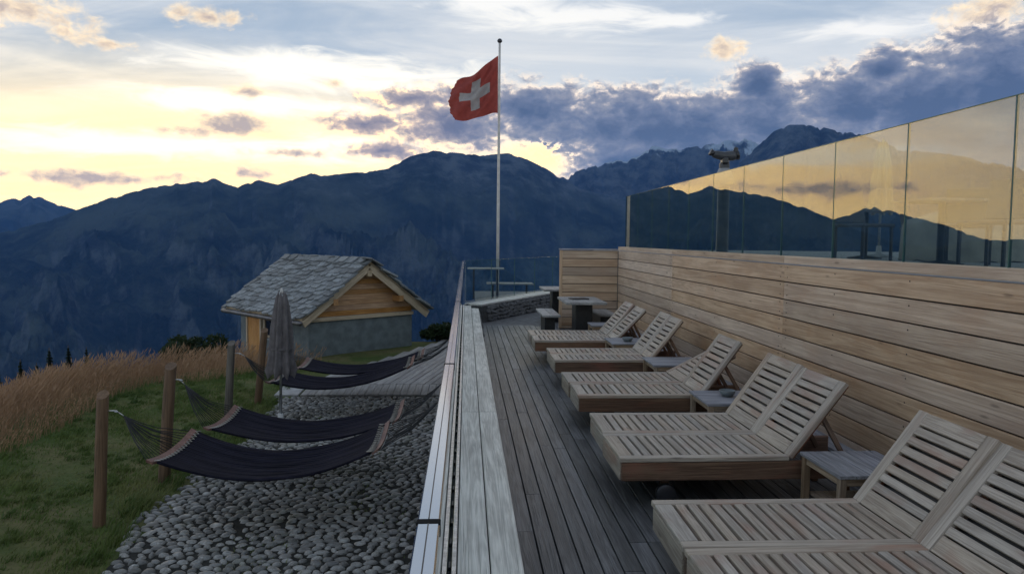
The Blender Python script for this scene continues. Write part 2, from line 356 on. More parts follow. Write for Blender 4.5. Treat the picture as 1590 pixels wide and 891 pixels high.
def tube_data(pts, r, n=6):
    pts = [Vector(p) for p in pts]; v, f = [], []; rs = r if isinstance(r, (list, tuple)) else [r] * len(pts)
    up = Vector((0, 0, 1))
    for i, p in enumerate(pts):
        t = (pts[min(i + 1, len(pts) - 1)] - pts[max(i - 1, 0)]).normalized()
        a = t.cross(up if abs(t.z) < .95 else Vector((1, 0, 0))).normalized(); b = a.cross(t)
        for k in range(n): w = 2 * math.pi * k / n; v.append(p + (a * math.cos(w) + b * math.sin(w)) * rs[i])
    for i in range(len(pts) - 1):
        for k in range(n): q = (k + 1) % n; f.append((i * n + k, i * n + q, i * n + n + q, i * n + n + k))
    f.append(tuple(range(n - 1, -1, -1))); f.append(tuple((len(pts) - 1) * n + k for k in range(n)))
    return v, f
def tubes(list_, r, n=5):
    V, Fc = [], []
    for p in list_:
        v, f = tube_data(p, r, n); o = len(V); V += v; Fc += [tuple(i + o for i in q) for q in f]
    return pymesh('tubes', V, Fc, True)
def fastmesh(name, verts, faces4):
    """numpy verts (n,3) and faces (m,k)"""
    me = bpy.data.meshes.new(name); k = faces4.shape[1]
    me.vertices.add(len(verts)); me.vertices.foreach_set('co', verts.astype(np.float32).ravel())
    me.loops.add(faces4.size); me.loops.foreach_set('vertex_index', faces4.astype(np.int32).ravel())
    me.polygons.add(len(faces4)); me.polygons.foreach_set('loop_start', np.arange(0, faces4.size, k, dtype=np.int32))
    me.update(calc_edges=True); return me
def sstep(x, a, b):
    t = np.clip((x - a) / (b - a), 0, 1); return t * t * (3 - 2 * t)

# ------------------------------------------------------------------ terrain near the house
def outward(x, y):
    s1 = -x - 6.05 + .04 * (y - 12)
    s2 = (y - 15.2) * .8 + (-x - 4.8) * .5
    return np.maximum(s1, s2)
def gz(x, y):
    x = np.asarray(x, float); y = np.asarray(y, float)
    s = np.maximum(outward(x, y), 0) * sstep(x, -2.9, -4.4)
    z = -.93 - .04 * s - .24 * np.maximum(s - 1.0, 0) - .25 * np.maximum(s - 4, 0)
    z = z - .5 * np.maximum(y - 20.3, 0) * sstep(x, -9, -2)
    z = z - .25 * np.maximum(x - 16, 0)
    z = z + .025 * np.sin(x * 1.7 + y * .6) * sstep(x, -3.3, -4.0) + .02 * np.sin(y * 2.1 - x) * sstep(x, -3.3, -4.0)
    return np.maximum(z, -230)
gx = np.concatenate([np.linspace(-620, -60, 40), np.linspace(-58, -14, 40), np.linspace(-13.8, -2.8, 60), np.linspace(-2.5, 40, 40), np.linspace(45, 500, 20)])
gy = np.concatenate([np.linspace(-300, -12, 20), np.linspace(-10, 24, 100), np.linspace(25, 60, 30), np.linspace(65, 620, 40)])
GX, GY = np.meshgrid(gx, gy); gv = np.stack([GX, GY, gz(GX, GY)], -1).reshape(-1, 3)
ny_, nx_ = GX.shape; ii = np.arange((ny_ - 1) * (nx_ - 1)); jj = ii // (nx_ - 1); kk = ii % (nx_ - 1); a0 = jj * nx_ + kk
gme = fastmesh('ground', gv, np.stack([a0, a0 + 1, a0 + nx_ + 1, a0 + nx_], 1)); gme.polygons.foreach_set('use_smooth', [True] * len(gme.polygons))
tag(mobj('ground', gme, 'ground'), kind='structure')

# ------------------------------------------------------------------ mountains: real terrain, kilometres away
def mountain(name, ridge, dist, r0, z0, rend, mat, azr, naz, nr, amp, seed, valley=None, rough=.012):
    ra = np.array([p[0] for p in ridge]); re = np.array([p[1] for p in ridge])
    azs = np.linspace(azr[0], azr[1], naz); els = np.interp(azs, ra, re)
    V = np.zeros((naz, nr, 3))
    for i, (a, e) in enumerate(zip(azs, els)):
        A = R(a); Rr = dist(a); zr = EYE + Rr * math.tan(R(e))
        zr += Rr * rough * .16 * (mnoise.fractal(Vector((a * 1.5, seed, 0)), .75, 2.1, 6))
        ts = np.concatenate([np.linspace(0, 1, nr - 10), np.linspace(1.015, 1.3, 10)])
        for j, t in enumerate(ts):
            r = r0 + (Rr - r0) * t if t <= 1 else Rr + (t - 1) * (rend - Rr) / .3
            # spurs run down from the ridge: the azimuth wanders with distance
            p = Vector((r * math.sin(A) / 1400, r * math.cos(A) / 1400, seed))
            rd = mnoise.ridged_multi_fractal(p, .9, 2.1, 6, 1.0, 2.0) - 1.1
            fb = mnoise.fractal(p * 3.3, .7, 2.1, 6)
            lo = mnoise.noise(p * .8)
            sp = mnoise.ridged_multi_fractal(Vector((A * Rr / 1300 + (r - Rr) / 3400 + lo * 1.1 + fb * .15, r / 4200 + lo * .5, seed + 4)), .8, 2.2, 6, 1.0, 2.0) - 1.1
            if t <= 1:
                tv = .42; base = z0 + (zr - z0) * t ** 1.25 if valley is None else (z0 + (valley - z0) * math.sin(min(1, t / tv) * math.pi / 2) if t < tv else valley + (zr - valley) * ((t - tv) / (1 - tv)) ** 1.06)
                w = min(1, 4.2 * t * (1 - t)) * (0.35 + .65 * min(1, (1 - t) * 4))
                z = base + amp * w * (rd * .42 + fb * .20 + sp * .62)
                lim = EYE + r * math.tan(R(e)) * (1 if e > 0 else 1.0) - (1 - t) * Rr * .02
                z = min(z, lim)
            else:
                z = zr - (t - 1) / .3 * (zr - z0) * .8
            V[i, j] = (r * math.sin(A), r * math.cos(A), z)
    ii = np.arange((naz - 1) * (nr - 1)); a_ = ii // (nr - 1); b_ = ii % (nr - 1); q = a_ * nr + b_
    me = fastmesh(name, V.reshape(-1, 3), np.stack([q, q + 1, q + nr + 1, q + nr], 1)[:, ::-1]); me.polygons.foreach_set('use_smooth', [True] * len(me.polygons))
    return tag(mobj(name, me, mat), kind='structure')
RID_MAIN = [(-80, 1), (-60, .8), (-46, .5), (-41, .9), (-38, .35), (-35, .1), (-33, -.35), (-31.06, .02), (-29.58, .49), (-27.89, 1.07), (-26.82, 1.61), (-24.85, 2.49), (-22.52, 3.23), (-20.78, 3.61), (-19.7, 3.74), (-18.26, 4.07), (-17.36, 3.65), (-16.71, 3.53), (-15.39, 4.08), (-13.96, 3.76), (-12.65, 4.27), (-11.45, 4.73), (-10.94, 4.51), (-8.46, 4.82), (-6.12, 5.12), (-4.29, 6.13), (-2.64, 6.6), (-.58, 6.45), (1.44, 6.34), (3.16, 6.51), (4.55, 6.08), (6.09, 5.37), (7.18, 4.69), (8.67, 3.9), (11.6, 3.1), (14, 3.2), (18, 2.6), (25, 2.2), (40, 2), (70, 2)]
RID_BACK = [(-2, 2), (5.22, 4.0), (7.18, 4.69), (8.99, 5.38), (10.83, 5.86), (12.28, 6.14), (13.14, 6.28), (14.13, 7.17), (15.27, 6.78), (16.45, 6.85), (18.3, 7.1), (19.62, 7.39), (20.75, 7.45), (21.65, 7.11), (23.14, 6.6), (30, 6)]
RID_DARK = [(12, 1.5), (16.39, 3.54), (20.22, 5.53), (21.83, 7.1), (22.73, 7.89), (23.76, 8.3), (24.84, 8.25), (26.03, 8.02), (27.25, 7.65), (28.07, 7.57), (30.98, 6.31), (34.02, 5.83), (37.92, 4.75), (50, 5), (70, 3)]
RID_FAR = [(-60, .2), (-50, .6), (-44, .3), (-38, .1), (-35.8, .34), (-33.63, 1.25), (-31.01, 2.01), (-30.32, 2.24), (-29.91, 2.18), (-29.45, 2.48), (-29.21, 2.34), (-28.93, 2.5), (-28.58, 2.22), (-28.05, 1.99), (-26.97, 1.65), (-25.68, 1.04), (-22, .6)]
M['mtn'] = mountain_mat('mountain_slopes', snow=(1010, 500, 900))
M['mtnsnow'] = mountain_mat('glacier_mountain_slopes', snow=(850, 420, 500))
M['mtnfar'] = mountain_mat('far_mountain_slopes')
mountain('mountain_range', RID_MAIN, lambda a: 6300 + 500 * math.sin(a * .11) + 12 * max(0, -a - 10), 330, -215, 8800, 'mtn', (-75, 68), 980, 130, 520, 3.1, valley=-1000, rough=.02)
mountain('glacier_mountain', RID_BACK, lambda a: 8200, 7000, -150, 9800, 'mtnsnow', (-2, 30), 330, 60, 420, 8.7, rough=.04)
mountain('dark_peak', RID_DARK, lambda a: 6900, 3400, -900, 8200, 'mtnfar', (12, 70), 460, 70, 300, 5.2, rough=.045)
mountain('far_mountain', RID_FAR, lambda a: 11200, 8800, -300, 12300, 'mtnfar', (-60, -20), 340, 40, 300, 1.9, rough=.02)

# haze: the air between here and the mountains
bm = bmesh.new(); bmesh.ops.create_cube(bm, size=1); hme = bpy.data.meshes.new('haze'); bm.to_mesh(hme); bm.free()
hz_ = bpy.data.objects.new('haze', hme); link(hz_); hz_.scale = (26000, 13200, 2560); hz_.location = (0, 6000, -130); tag(hz_, kind='stuff')
hm = bpy.data.materials.new('haze_air'); hm.use_nodes = True; th = NT(hm.node_tree); th.n.clear()
ho = th.n.new('ShaderNodeOutputMaterial'); pv = th.n.new('ShaderNodeVolumePrincipled'); pv.inputs['Color'].default_value = (.15, .39, 1, 1)
pv.inputs['Density'].default_value = 3.9e-5; pv.inputs['Anisotropy'].default_value = .0; th.l.new(pv.outputs[0], ho.inputs['Volume']); hme.materials.append(hm)
hm.cycles.homogeneous_volume = True

# ------------------------------------------------------------------ sun deck: boards
deck = box('deck', (3.1, 17.4, .06), 'black', None, (1.74, 7.6, -.065), c=0); tag(deck, kind='structure')
PITCH = .1173; bx0 = .451 - PITCH * 2
for i in range(26):
    x = bx0 + (i + .5) * PITCH
    if x > 3.22: break
    y = -1.0 + random.uniform(-.2, 2.2) * 0 ; y = -1.0
    L = random.uniform(1.2, 3.6)
    while y < 16.2:
        L = round(L, 1); L = min(L, 16.2 - y)
        if L < .25: break
        box('deck_board', (round(L, 1) - .004, PITCH - .008, .028), 'deck', deck, (x - deck.location.x, y + L / 2 - deck.location.y, -.014 + random.uniform(-.0015, .0015) - deck.location.z), (0, random.uniform(-.004, .004) * 0, R(90)), .003)
        y += round(L, 1); L = random.choice([2.4, 3.0, 3.6, 4.0])
# ------------------------------------------------------------------ parapet ledge
LZ = .39
par = thing('parapet', 'low parapet along the deck edge topped with pale grey weathered coping boards', 'parapet')
box('wall_core', (.41, 17.9, 1.30), 'mortar', par, (.015, 7.72, LZ - .045 - .65), c=0)
def coping(x0, x1, ys):
    for y0, y1 in zip(ys[:-1], ys[1:]):
        box('coping_board', (y1 - y0 - .005, x1 - x0 - .006, .04), 'ledge', par, ((x0 + x1) / 2, (y0 + y1) / 2, LZ - .02 + random.uniform(-.001, .001)), (0, 0, R(90)), .004)
coping(-.034, .121, [-1.2, 2.4, 6.4, 10.4, 13.2, 16.6]); coping(.121, .277, [-1.2, 2.9, 6.4, 10.4, 13.2, 16.0]); coping(-.205, -.122, [-1.2, 1.8, 5.6, 9.6, 13.6, 17.0])
for x in (-.107, -.047):
    for k in range(6): box('channel_strip', (2.995, .022, .045), 'alu', par, (x, .3 + 3 * k, LZ - .018), (0, 0, R(90)), .002)
for k in range(66): box('glass_clamp', (.07, .030, .02), 'black', par, (-.077, -.9 + .27 * k, LZ - .035), (0, 0, R(90)), .003)
# facing stones on the deck side at the far corner
GD = Vector((.472, .881, 0)); G0 = Vector((-.03, 17.05, 0)); GN = Vector((-.881, .472, 0))
sw = thing('stone_wall', 'low dark rubble stone wall under the angled ledge past the sun loungers', 'stone wall')
Lseg = 6.9
ang = math.atan2(GD.y, GD.x)
mid = G0 + GD * (Lseg / 2)
box('wall_core', (Lseg, .42, 1.3), 'mortar', sw, tuple(mid - GN * .24 + Vector((0, 0, LZ - .045 - .65))), (0, 0, ang), 0)
for k, (o0, o1) in enumerate([(.045, .215), (.22, .39)]):
    for q in range(3):
        l = Lseg / 3
        box('coping_board', (l - .006, o1 - o0, .04), 'ledge', sw, tuple(G0 + GD * (.1 + l * (q + .5)) - GN * ((o0 + o1) / 2) + Vector((0, 0, LZ - .02 + k * .001))), (0, 0, ang), .004)
box('channel_strip', (Lseg, .05, .05), 'alu', sw, tuple(mid - GN * .015 + Vector((0, 0, LZ - .015))), (0, 0, ang), .002)
def rubble(parent, p0, dirv, nrm, length, z0, z1, nrow, mat, seed):
    rs = random.Random(seed); z = z0; variants = []
    for k in range(8):
        bm = bmesh.new(); bmesh.ops.create_cube(bm, size=1)
        for v in bm.verts: v.co += Vector((rs.uniform(-.13, .13), rs.uniform(-.1, .1), rs.uniform(-.14, .14)))
        bmesh.ops.bevel(bm, geom=bm.edges[:], offset=.12, segments=1, affect='EDGES')
        me = bpy.data.meshes.new('stone'); bm.to_mesh(me); bm.free(); me.materials.append(M[mat]); variants.append(me)
    for r_ in range(nrow):
        h = (z1 - z0) / nrow; s = rs.uniform(-.1, 0)
        while s < length:
            w = rs.uniform(.10, .30)
            o = mobj('stone', rs.choice(variants), None, parent, tuple(Vector(p0) + dirv * (s + w / 2) + nrm * rs.uniform(-.01, .02) + Vector((0, 0, z0 + h * (r_ + .5) + rs.uniform(-.01, .01)))), (rs.uniform(-.25, .25), rs.uniform(-.35, .35), math.atan2(dirv.y, dirv.x)))
            o.scale = (w * rs.uniform(.85, 1.1), .12, h * rs.uniform(.75, 1.2)); s += w * .93
rubble(sw, G0 - GN * .42 + GD * .3, GD, -GN, 5.6, -.02, LZ - .06, 4, 'darkstone', 3)
rubble(par, (.235, 12.4, 0), Vector((0, 1, 0)), Vector((1, 0, 0)), 3.6, -.02, LZ - .06, 4, 'darkstone', 4)
# ------------------------------------------------------------------ glass balustrade with polished rail
bal = thing('glass_balustrade', 'frameless clear glass balustrade with polished steel handrail on the left parapet', 'balustrade')
RZ = 1.38
def pane(parent, p0, p1, z0, z1, mat, th=.016, nm='glass_panel'):
    p0 = Vector(p0); p1 = Vector(p1); dd = p1 - p0; L = math.hypot(dd.x, dd.y)
    return box(nm, (L, th, z1 - z0), mat, parent, ((p0.x + p1.x) / 2, (p0.y + p1.y) / 2, (z0 + z1) / 2), (0, 0, math.atan2(dd.y, dd.x)), 0)
ys = [-1.0, .62, 2.25, 3.9, 5.55, 7.2, 8.85, 10.5, 12.15, 13.8, 15.4, 17.04]
for a, b_ in zip(ys[:-1], ys[1:]): pane(bal, (-.077, a + .006, 0), (-.077, b_ - .006, 0), LZ - .05, RZ - .022, 'glass')
ry = [-1.0, 1.34, 3.06, 6.1, 9.3, 12.6, 17.05]
for a, b_ in zip(ry[:-1], ry[1:]):
    h = box('handrail', (b_ - a - .02, .042, .026), 'steel', bal, (-.066, (a + b_) / 2, RZ - .013), (0, 0, R(90)), .003)
    box('rail_groove', (b_ - a - .024, .0022, .002), 'black', h, (0, 0, .0135), (0, 0, 0), 0)
for y in ry[1:-1]: box('rail_joint', (.022, .0445, .029), 'rubber', bal, (-.066, y, RZ - .0135), (0, 0, R(90)), .002)
bal2 = thing('glass_balustrade', 'angled clear glass balustrade beyond the stone table, without a handrail', 'balustrade')
for k in range(5):
    a = .03 + k * 1.37; b_ = a + 1.355
    pane(bal2, G0 + GD * a, G0 + GD * b_, LZ - .03, RZ, 'glass')
    e = G0 + GD * (a + 1.362); box('glass_edge', (.004, .017, RZ - LZ), 'glassedge', bal2, (e.x, e.y, (RZ + LZ) / 2), (0, 0, ang), 0)
box('top_edge', (6.85, .018, .006), 'glassedge', bal2, tuple(G0 + GD * 3.45 + Vector((0, 0, RZ + .0035))), (0, 0, ang), 0)
# ------------------------------------------------------------------ timber wall, right
WX = 3.23; WT = 1.755
wall = thing('timber_wall', 'long tan horizontal board wall behind the sun loungers', 'wall')
box('wall_core', (.20, 18.2, 1.66), 'black', wall, (WX + .145, 7.4, .83), c=0)
gaps = [1.672 - .1788 * k for k in range(10)] + [.0]
ysegs = [-1.7, 3.2, 7.34, 11.45, 15.58]
for k in range(10):
    zt, zb = gaps[k] - .006, max(gaps[k + 1] + .006, .012)
    for a, b_ in zip(ysegs[:-1], ysegs[1:]):
        box('cladding_board', (b_ - a - .004, zt - zb, .024), 'wall', wall, (WX + .012 + random.uniform(-.0015, .0015), (a + b_) / 2, (zt + zb) / 2), (R(90), 0, R(90)), .003)
for a, b_ in zip(ysegs[:-1], ysegs[1:]): box('cap_board', (b_ - a - .003, .16, .075), 'wall', wall, (WX + .072, (a + b_) / 2, WT - .0375), (0, 0, R(90)), .004)
scm = lathe([(.006, 0), (.006, .003), (.003, .004)], 8); scm.materials.append(M['black'])
for k in range(9):
    for y in (3.26, 5.2, 6.3, 7.26, 7.42, 9.4, 11.37, 11.53):
        for dz_ in ((-.05,) if y in (5.2, 6.3, 9.4) else (-.03, -.13)):
            mobj('screw', scm, None, wall, (WX - .0005, y, gaps[k] + dz_), (0, R(-90), 0))
box('kick_board', (17, .13, .10), 'lounger_side', wall, (WX - .065, 6.9, .10), (0, 0, R(90)), .006)
box('ledge_board', (17, .17, .03), 'table', wall, (WX - .087, 6.9, .168), (0, 0, R(90)), .004)
scr = thing('timber_screen', 'short pale board screen closing the far end of the sun deck', 'screen')
SX0, SX1, SY = 2.0, 3.228, 15.62
box('wall_core', (SX1 - SX0 - .02, .08, 1.66), 'black', scr, ((SX0 + SX1) / 2 + .005, SY + .068, .83), c=0)
for k in range(10):
    zt, zb = gaps[k] - .006, max(gaps[k + 1] + .006, .012)
    box('cladding_board', (SX1 - SX0 - .045, zt - zb, .024), 'wall', scr, ((SX0 + SX1) / 2 + .02, SY + .013, (zt + zb) / 2), (R(90), 0, 0), .003)
box('corner_post', (1.66, .05, .06), 'wall', scr, (SX0 + .012, SY + .02, .84), (0, R(90), 0), .004)
box('cap_board', (SX1 - SX0 + .03, .16, .03), 'table', scr, ((SX0 + SX1) / 2 - .01, SY + .05, 1.69), (0, 0, 0), .004)
# upper terrace and its coated glass
slab = box('upper_terrace', (15, 24, .3), 'concrete', None, (WX + .16 + 7.5, 7.6, 1.50), c=0); tag(slab, kind='structure')
bal3 = thing('glass_balustrade', 'tall reflective tinted glass screen on top of the tan board wall', 'balustrade')
GT = WT + 1.03
yj = [15.2 - 1.09 * k for k in range(0, 16)]
for a, b_ in zip(yj[1:], yj[:-1]):
    g = pane(bal3, (WX + .06, a + .008, 0), (WX + .06, b_ - .008, 0), WT - .005, GT, 'sunglass')
    box('glass_edge', (.006, .018, GT - WT), 'glassedge', bal3, (WX + .06, a, (GT + WT) / 2), (0, 0, R(90)), 0)
box('top_edge', (16.4, .019, .006), 'glassedge', bal3, (WX + .06, 7.0, GT + .0035), (0, 0, R(90)), 0)
# ------------------------------------------------------------------ sun loungers
wheel_me = lathe([(.012, -.02), (.066, -.02), (.074, -.014), (.074, .014), (.066, .02), (.012, .02)], 20); wheel_me.materials.append(M['poledark'])
_stile = {}
def lounger(label, foot, width, angle, seed):
    """local x runs from foot to head, y across, z up"""
    rs = random.Random(seed)
    t = thing('sun_lounger', label, 'sun lounger', foot, rs.uniform(-.012, .012), 'slatted sun loungers along the board wall')
    W, S = width, 1.23
    for y in (.018, W - .018):
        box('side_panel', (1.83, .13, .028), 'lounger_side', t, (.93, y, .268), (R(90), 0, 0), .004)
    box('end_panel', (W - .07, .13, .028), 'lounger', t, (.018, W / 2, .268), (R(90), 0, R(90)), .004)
    for y in (.038, W - .038):
        box('side_rail', (S, .072, .034), 'lounger', t, (S / 2, y, .353), (0, 0, rs.uniform(-.002, .002)), .005)
    box('foot_board', (W - .15, .10, .032), 'lounger', t, (.054, W / 2, .3535), (0, 0, R(90)), .005)
    box('gap_shade_sheet', (S - .08, W - .09, .006), 'black', t, (S / 2, W / 2, .326), c=0)  # added black sheet, its colour stands in for shade between the seat slats
    n = 16; p = (S - .115) / n
    for i in range(n):
        box('slat', (W - .152, round(p - .019, 3), .03), 'lounger', t, (.115 + (i + .5) * p + rs.uniform(-.0015, .0015), W / 2, .3535 + rs.uniform(-.002, .0015)), (0, rs.uniform(-.01, .01), R(90) + rs.uniform(-.004, .004)), .003)
    # raised back
    BL = .665
    k = round(W, 3)
    if k not in _stile:
        o_ = [(.01, .02), (BL - .01, .02), (BL - .01, W - .02), (.01, W - .02)]; i_ = [(.09, .09), (BL - .07, .09), (BL - .07, W - .09), (.09, W - .09)]
        V = [(x, y, z) for z in (-.034, -.0175) for q in (o_, i_) for x, y in q]; Fc = []
        for a in range(4):
            b2 = (a + 1) % 4; Fc += [(a, a + 4, b2 + 4, b2), (8 + a, 8 + b2, 12 + b2, 12 + a), (a, b2, 8 + b2, 8 + a), (4 + a, 12 + a, 12 + b2, 4 + b2)]
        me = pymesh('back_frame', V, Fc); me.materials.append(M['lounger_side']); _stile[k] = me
    bk = mobj('backrest', _stile[k], None, t, (S + .006, 0, .36), (0, -R(angle), 0))
    for y in (.043, W - .043): box('stile', (BL, .085, .034), 'lounger', bk, (BL / 2, y, 0), (0, 0, rs.uniform(-.002, .002)), .005)
    box('top_board', (W - .176, .085, .03), 'lounger', bk, (BL - .045, W / 2, .001), (0, 0, R(90)), .004)
    box('bottom_board', (W - .176, .10, .03), 'lounger', bk, (.052, W / 2, .001), (0, 0, R(90)), .004)
    box('gap_shade_sheet', (BL - .06, W - .09, .004), 'black', bk, (BL / 2, W / 2, -.0405), c=0)  # added black sheet behind the back slats, paints their gaps as deep shade
    nb = 7; q = (BL - .102 - .09) / nb
    for i in range(nb):
        box('slat', (W - .176, round(q - .019, 3), .032), 'lounger', bk, (.102 + (i + .5) * q, W / 2, -.001 + rs.uniform(-.0015, .0015)), (0, 0, R(90) + rs.uniform(-.005, .005)), .003)
    ca, sa = math.cos(R(angle)), math.sin(R(angle))
    for y in (.10, W - .10):
        p0 = Vector((S + .42 * ca, y, .34 + .42 * sa)); p1 = Vector((1.72, y, .27)); dv = p1 - p0
        box('prop_strut', (dv.length, .025, .035), 'lounger_side', t, tuple((p0 + p1) / 2), (0, -math.atan2(dv.z, dv.x), 0), .003)
    for y in (.10, W - .10):
        mobj('wheel', wheel_me, None, t, (.36, y, .078), (R(90), 0, 0))
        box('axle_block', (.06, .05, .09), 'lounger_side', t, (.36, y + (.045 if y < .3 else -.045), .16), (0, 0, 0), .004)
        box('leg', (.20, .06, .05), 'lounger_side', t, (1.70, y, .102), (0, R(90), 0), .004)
    return t
# near edge y, far edge y for each pair
pairs = [(2.88, 3.545, 3.56, 4.235), (5.06, 5.735, 5.75, 6.43), (7.16, 7.80, 7.815, 8.44), (9.28, 9.80, 9.815, 10.33), (11.10, 11.73, 11.745, 12.38)]
LBL = [('slatted wooden lounger nearest the camera, cut off by the frame edge', 'wooden lounger in the front pair, farther of the two, its foot by the deck boards'),
       ('lounger with a dark wheel showing under it, near half of the second pair', 'far half of the second lounger pair, beside the table with a bowl'),
       ('upright lounger of the middle pair whose neighbour is lowered', 'lounger with its backrest lowered almost flat, middle pair'),
       ('near lounger of the fourth pair, between two small tables', 'far lounger of the fourth pair, beside the ashtray table'),
       ('near lounger of the farthest pair, beside the ashtray table', 'farthest sun lounger, next to the big square table')]
angs = [(52, 54), (53, 55), (54, 27), (52, 53), (46, 49)]
for i, (a, b_, c_, d_) in enumerate(pairs):
    fx = [1.10, 1.09, 1.11, 1.13, 1.04][i]
    lounger(LBL[i][0], (fx, a, 0), round(b_ - a, 3), angs[i][0], i * 2)
    lounger(LBL[i][1], (fx - .004 + .01 * (i % 2), c_, 0), round(d_ - c_, 3), angs[i][1], i * 2 + 1)

# ------------------------------------------------------------------ side tables with shelf
def side_table(label, x0, x1, y0, y1, along_x, z=.42):
    t = thing('side_table', label, 'side table', ((x0 + x1) / 2, (y0 + y1) / 2, 0), random.uniform(-.02, .02), 'low slatted side tables between the loungers')
    w, l = x1 - x0, y1 - y0
    n = 5
    for k in range(n):
        if along_x: box('top_slat', (w, l / n - .004, .024), 'table', t, (0, -l / 2 + (k + .5) * l / n, z - .012), (0, 0, 0), .003)
        else: box('top_slat', (l, w / n - .004, .024), 'table', t, (-w / 2 + (k + .5) * w / n, 0, z - .012), (0, 0, R(90)), .003)
    for sx in (-1, 1):
        for sy in (-1, 1): box('leg', (z - .025, .046, .046), 'tableleg', t, (sx * (w / 2 - .035), sy * (l / 2 - .035), (z - .025) / 2), (0, R(90), 0), .004)
        box('apron', (l - .118, .022, .05), 'tableleg', t, (sx * (w / 2 - .035), 0, z - .052), (0, 0, R(90)), .003)
    for sy in (-1, 1): box('apron', (w - .118, .022, .05), 'tableleg', t, (0, sy * (l / 2 - .035), z - .052), (0, 0, 0), .003)
    for k in range(4): box('shelf_slat', (l - .03, (w - .13) / 4 - .006, .018), 'tableleg', t, (-(w - .13) / 2 + (k + .5) * (w - .13) / 4, 0, .13), (0, 0, R(90)), .003)
    return t
side_table('small pale slatted table with a low shelf, between the two nearest lounger pairs', 2.37, 2.93, 4.48, 5.03, False)
side_table('bluish slatted table carrying a round bowl, behind the second lounger pair', 2.21, 2.80, 6.53, 7.14, True)
side_table('bare bluish slatted table in front of the lowered lounger backrest', 2.24, 2.86, 8.60, 9.22, True)
side_table('slatted table carrying a small ashtray, in front of the farthest pair', 2.10, 2.70, 10.45, 11.05, True)
side_table('low table past the farthest lounger, partly hidden by its backrest', 2.18, 2.74, 12.62, 13.14, True)
def bowl(label, loc, s=1.0):
    me = lathe([(.035 * s, 0), (.05 * s, .004), (.072 * s, .03 * s), (.082 * s, .062 * s), (.078 * s, .064 * s), (.066 * s, .034 * s), (.03 * s, .018 * s)], 24)
    t = thing('bowl', label, 'bowl', loc)
    mobj('bowl_body', me, 'bowl', t)
    mobj('sand_fill', lathe([(.0, .03 * s), (.064 * s, .031 * s), (.064 * s, .033 * s), (0, .034 * s)], 20, False), 'bowlin', t)
bowl('round grey ceramic bowl on the bluish side table', (2.50, 6.86, .42), .95)
bowl('small dark ashtray on the slatted table by the farthest loungers', (2.36, 10.62, .42), 1.0)

# ------------------------------------------------------------------ far table, bench
tb = thing('table', 'square wooden table on a black pedestal before the board screen', 'table', (2.2, 14.0, 0))
for k in range(5): box('top_plank', (1.36, .148, .045), 'plank', tb, (-.30 + .15 * k, 0, .735), (0, 0, R(90)), .004)
box('pedestal', (.32, .5, .71), 'black', tb, (.02, 0, .355), c=.01); box('base_plate', (.6, .9, .02), 'black', tb, (.02, 0, .012), c=.004)
tag(box('tray', (.34, .24, .02), 'black', None, (2.16, 14.05, .768), (0, 0, .2), .004), 'dark tray lying on the square table before the screen', 'tray')
bn = thing('bench', 'short wooden bench on a black block left of the square table', 'bench', (1.64, 14.7, 0))
for k in range(2): box('seat_plank', (1.45, .17, .04), 'plank', bn, (-.0875 + .175 * k, 0, .43), (0, 0, R(90)), .004)
box('pedestal', (.2, .8, .41), 'black', bn, (0, 0, .205), c=.008)
bn = thing('bench', 'wooden bench against the board screen, in shadow behind the square table', 'bench', (2.78, 14.75, 0))
for k in range(2): box('seat_plank', (1.2, .17, .04), 'plank', bn, (-.0875 + .175 * k, 0, .43), (0, 0, R(90)), .004)
box('pedestal', (.3, .95, .41), 'black', bn, (0, 0, .205), c=.008)
bq = thing('table', 'wooden table outside the end of the board screen', 'table', (2.15, 17.3, 0))
for k in range(5): box('top_plank', (1.2, .148, .045), 'plank', bq, (-.30 + .15 * k, 0, .735), (0, 0, R(90)), .004)
box('pedestal', (.3, .5, .71), 'black', bq, (0, 0, .355), c=.01)
floor2 = box('outer_terrace', (4.5, 11, .12), 'darkstone', None, (2.55, 21.7, -.09), (0, 0, 0), 0); tag(floor2, kind='structure')
def picnic(label, x, y, l, w, z, cat, rz=0):
    t = thing('table' if cat == 'table' else 'bench', label, cat, (x, y, -.03), rz)
    n = 4
    for k in range(n): box('top_plank', (l, w / n - .006, .04), 'plank', t, (0, -w / 2 + (k + .5) * w / n, z - .02), (0, 0, 0), .004)
    for s in (-1, 1): box('leg', (z - .045, .06, .06), 'black', t, (s * (l / 2 - .2), 0, (z - .045) / 2 + .001), (0, R(90), 0), .005)
picnic('high pale table seen through the angled glass, left of the flagpole', .62, 23.6, 1.15, .75, 1.0, 'table')
picnic('lower pale table behind the angled glass, at the foot of the flagpole', 1.42, 24.0, 1.5, .75, .5, 'table')

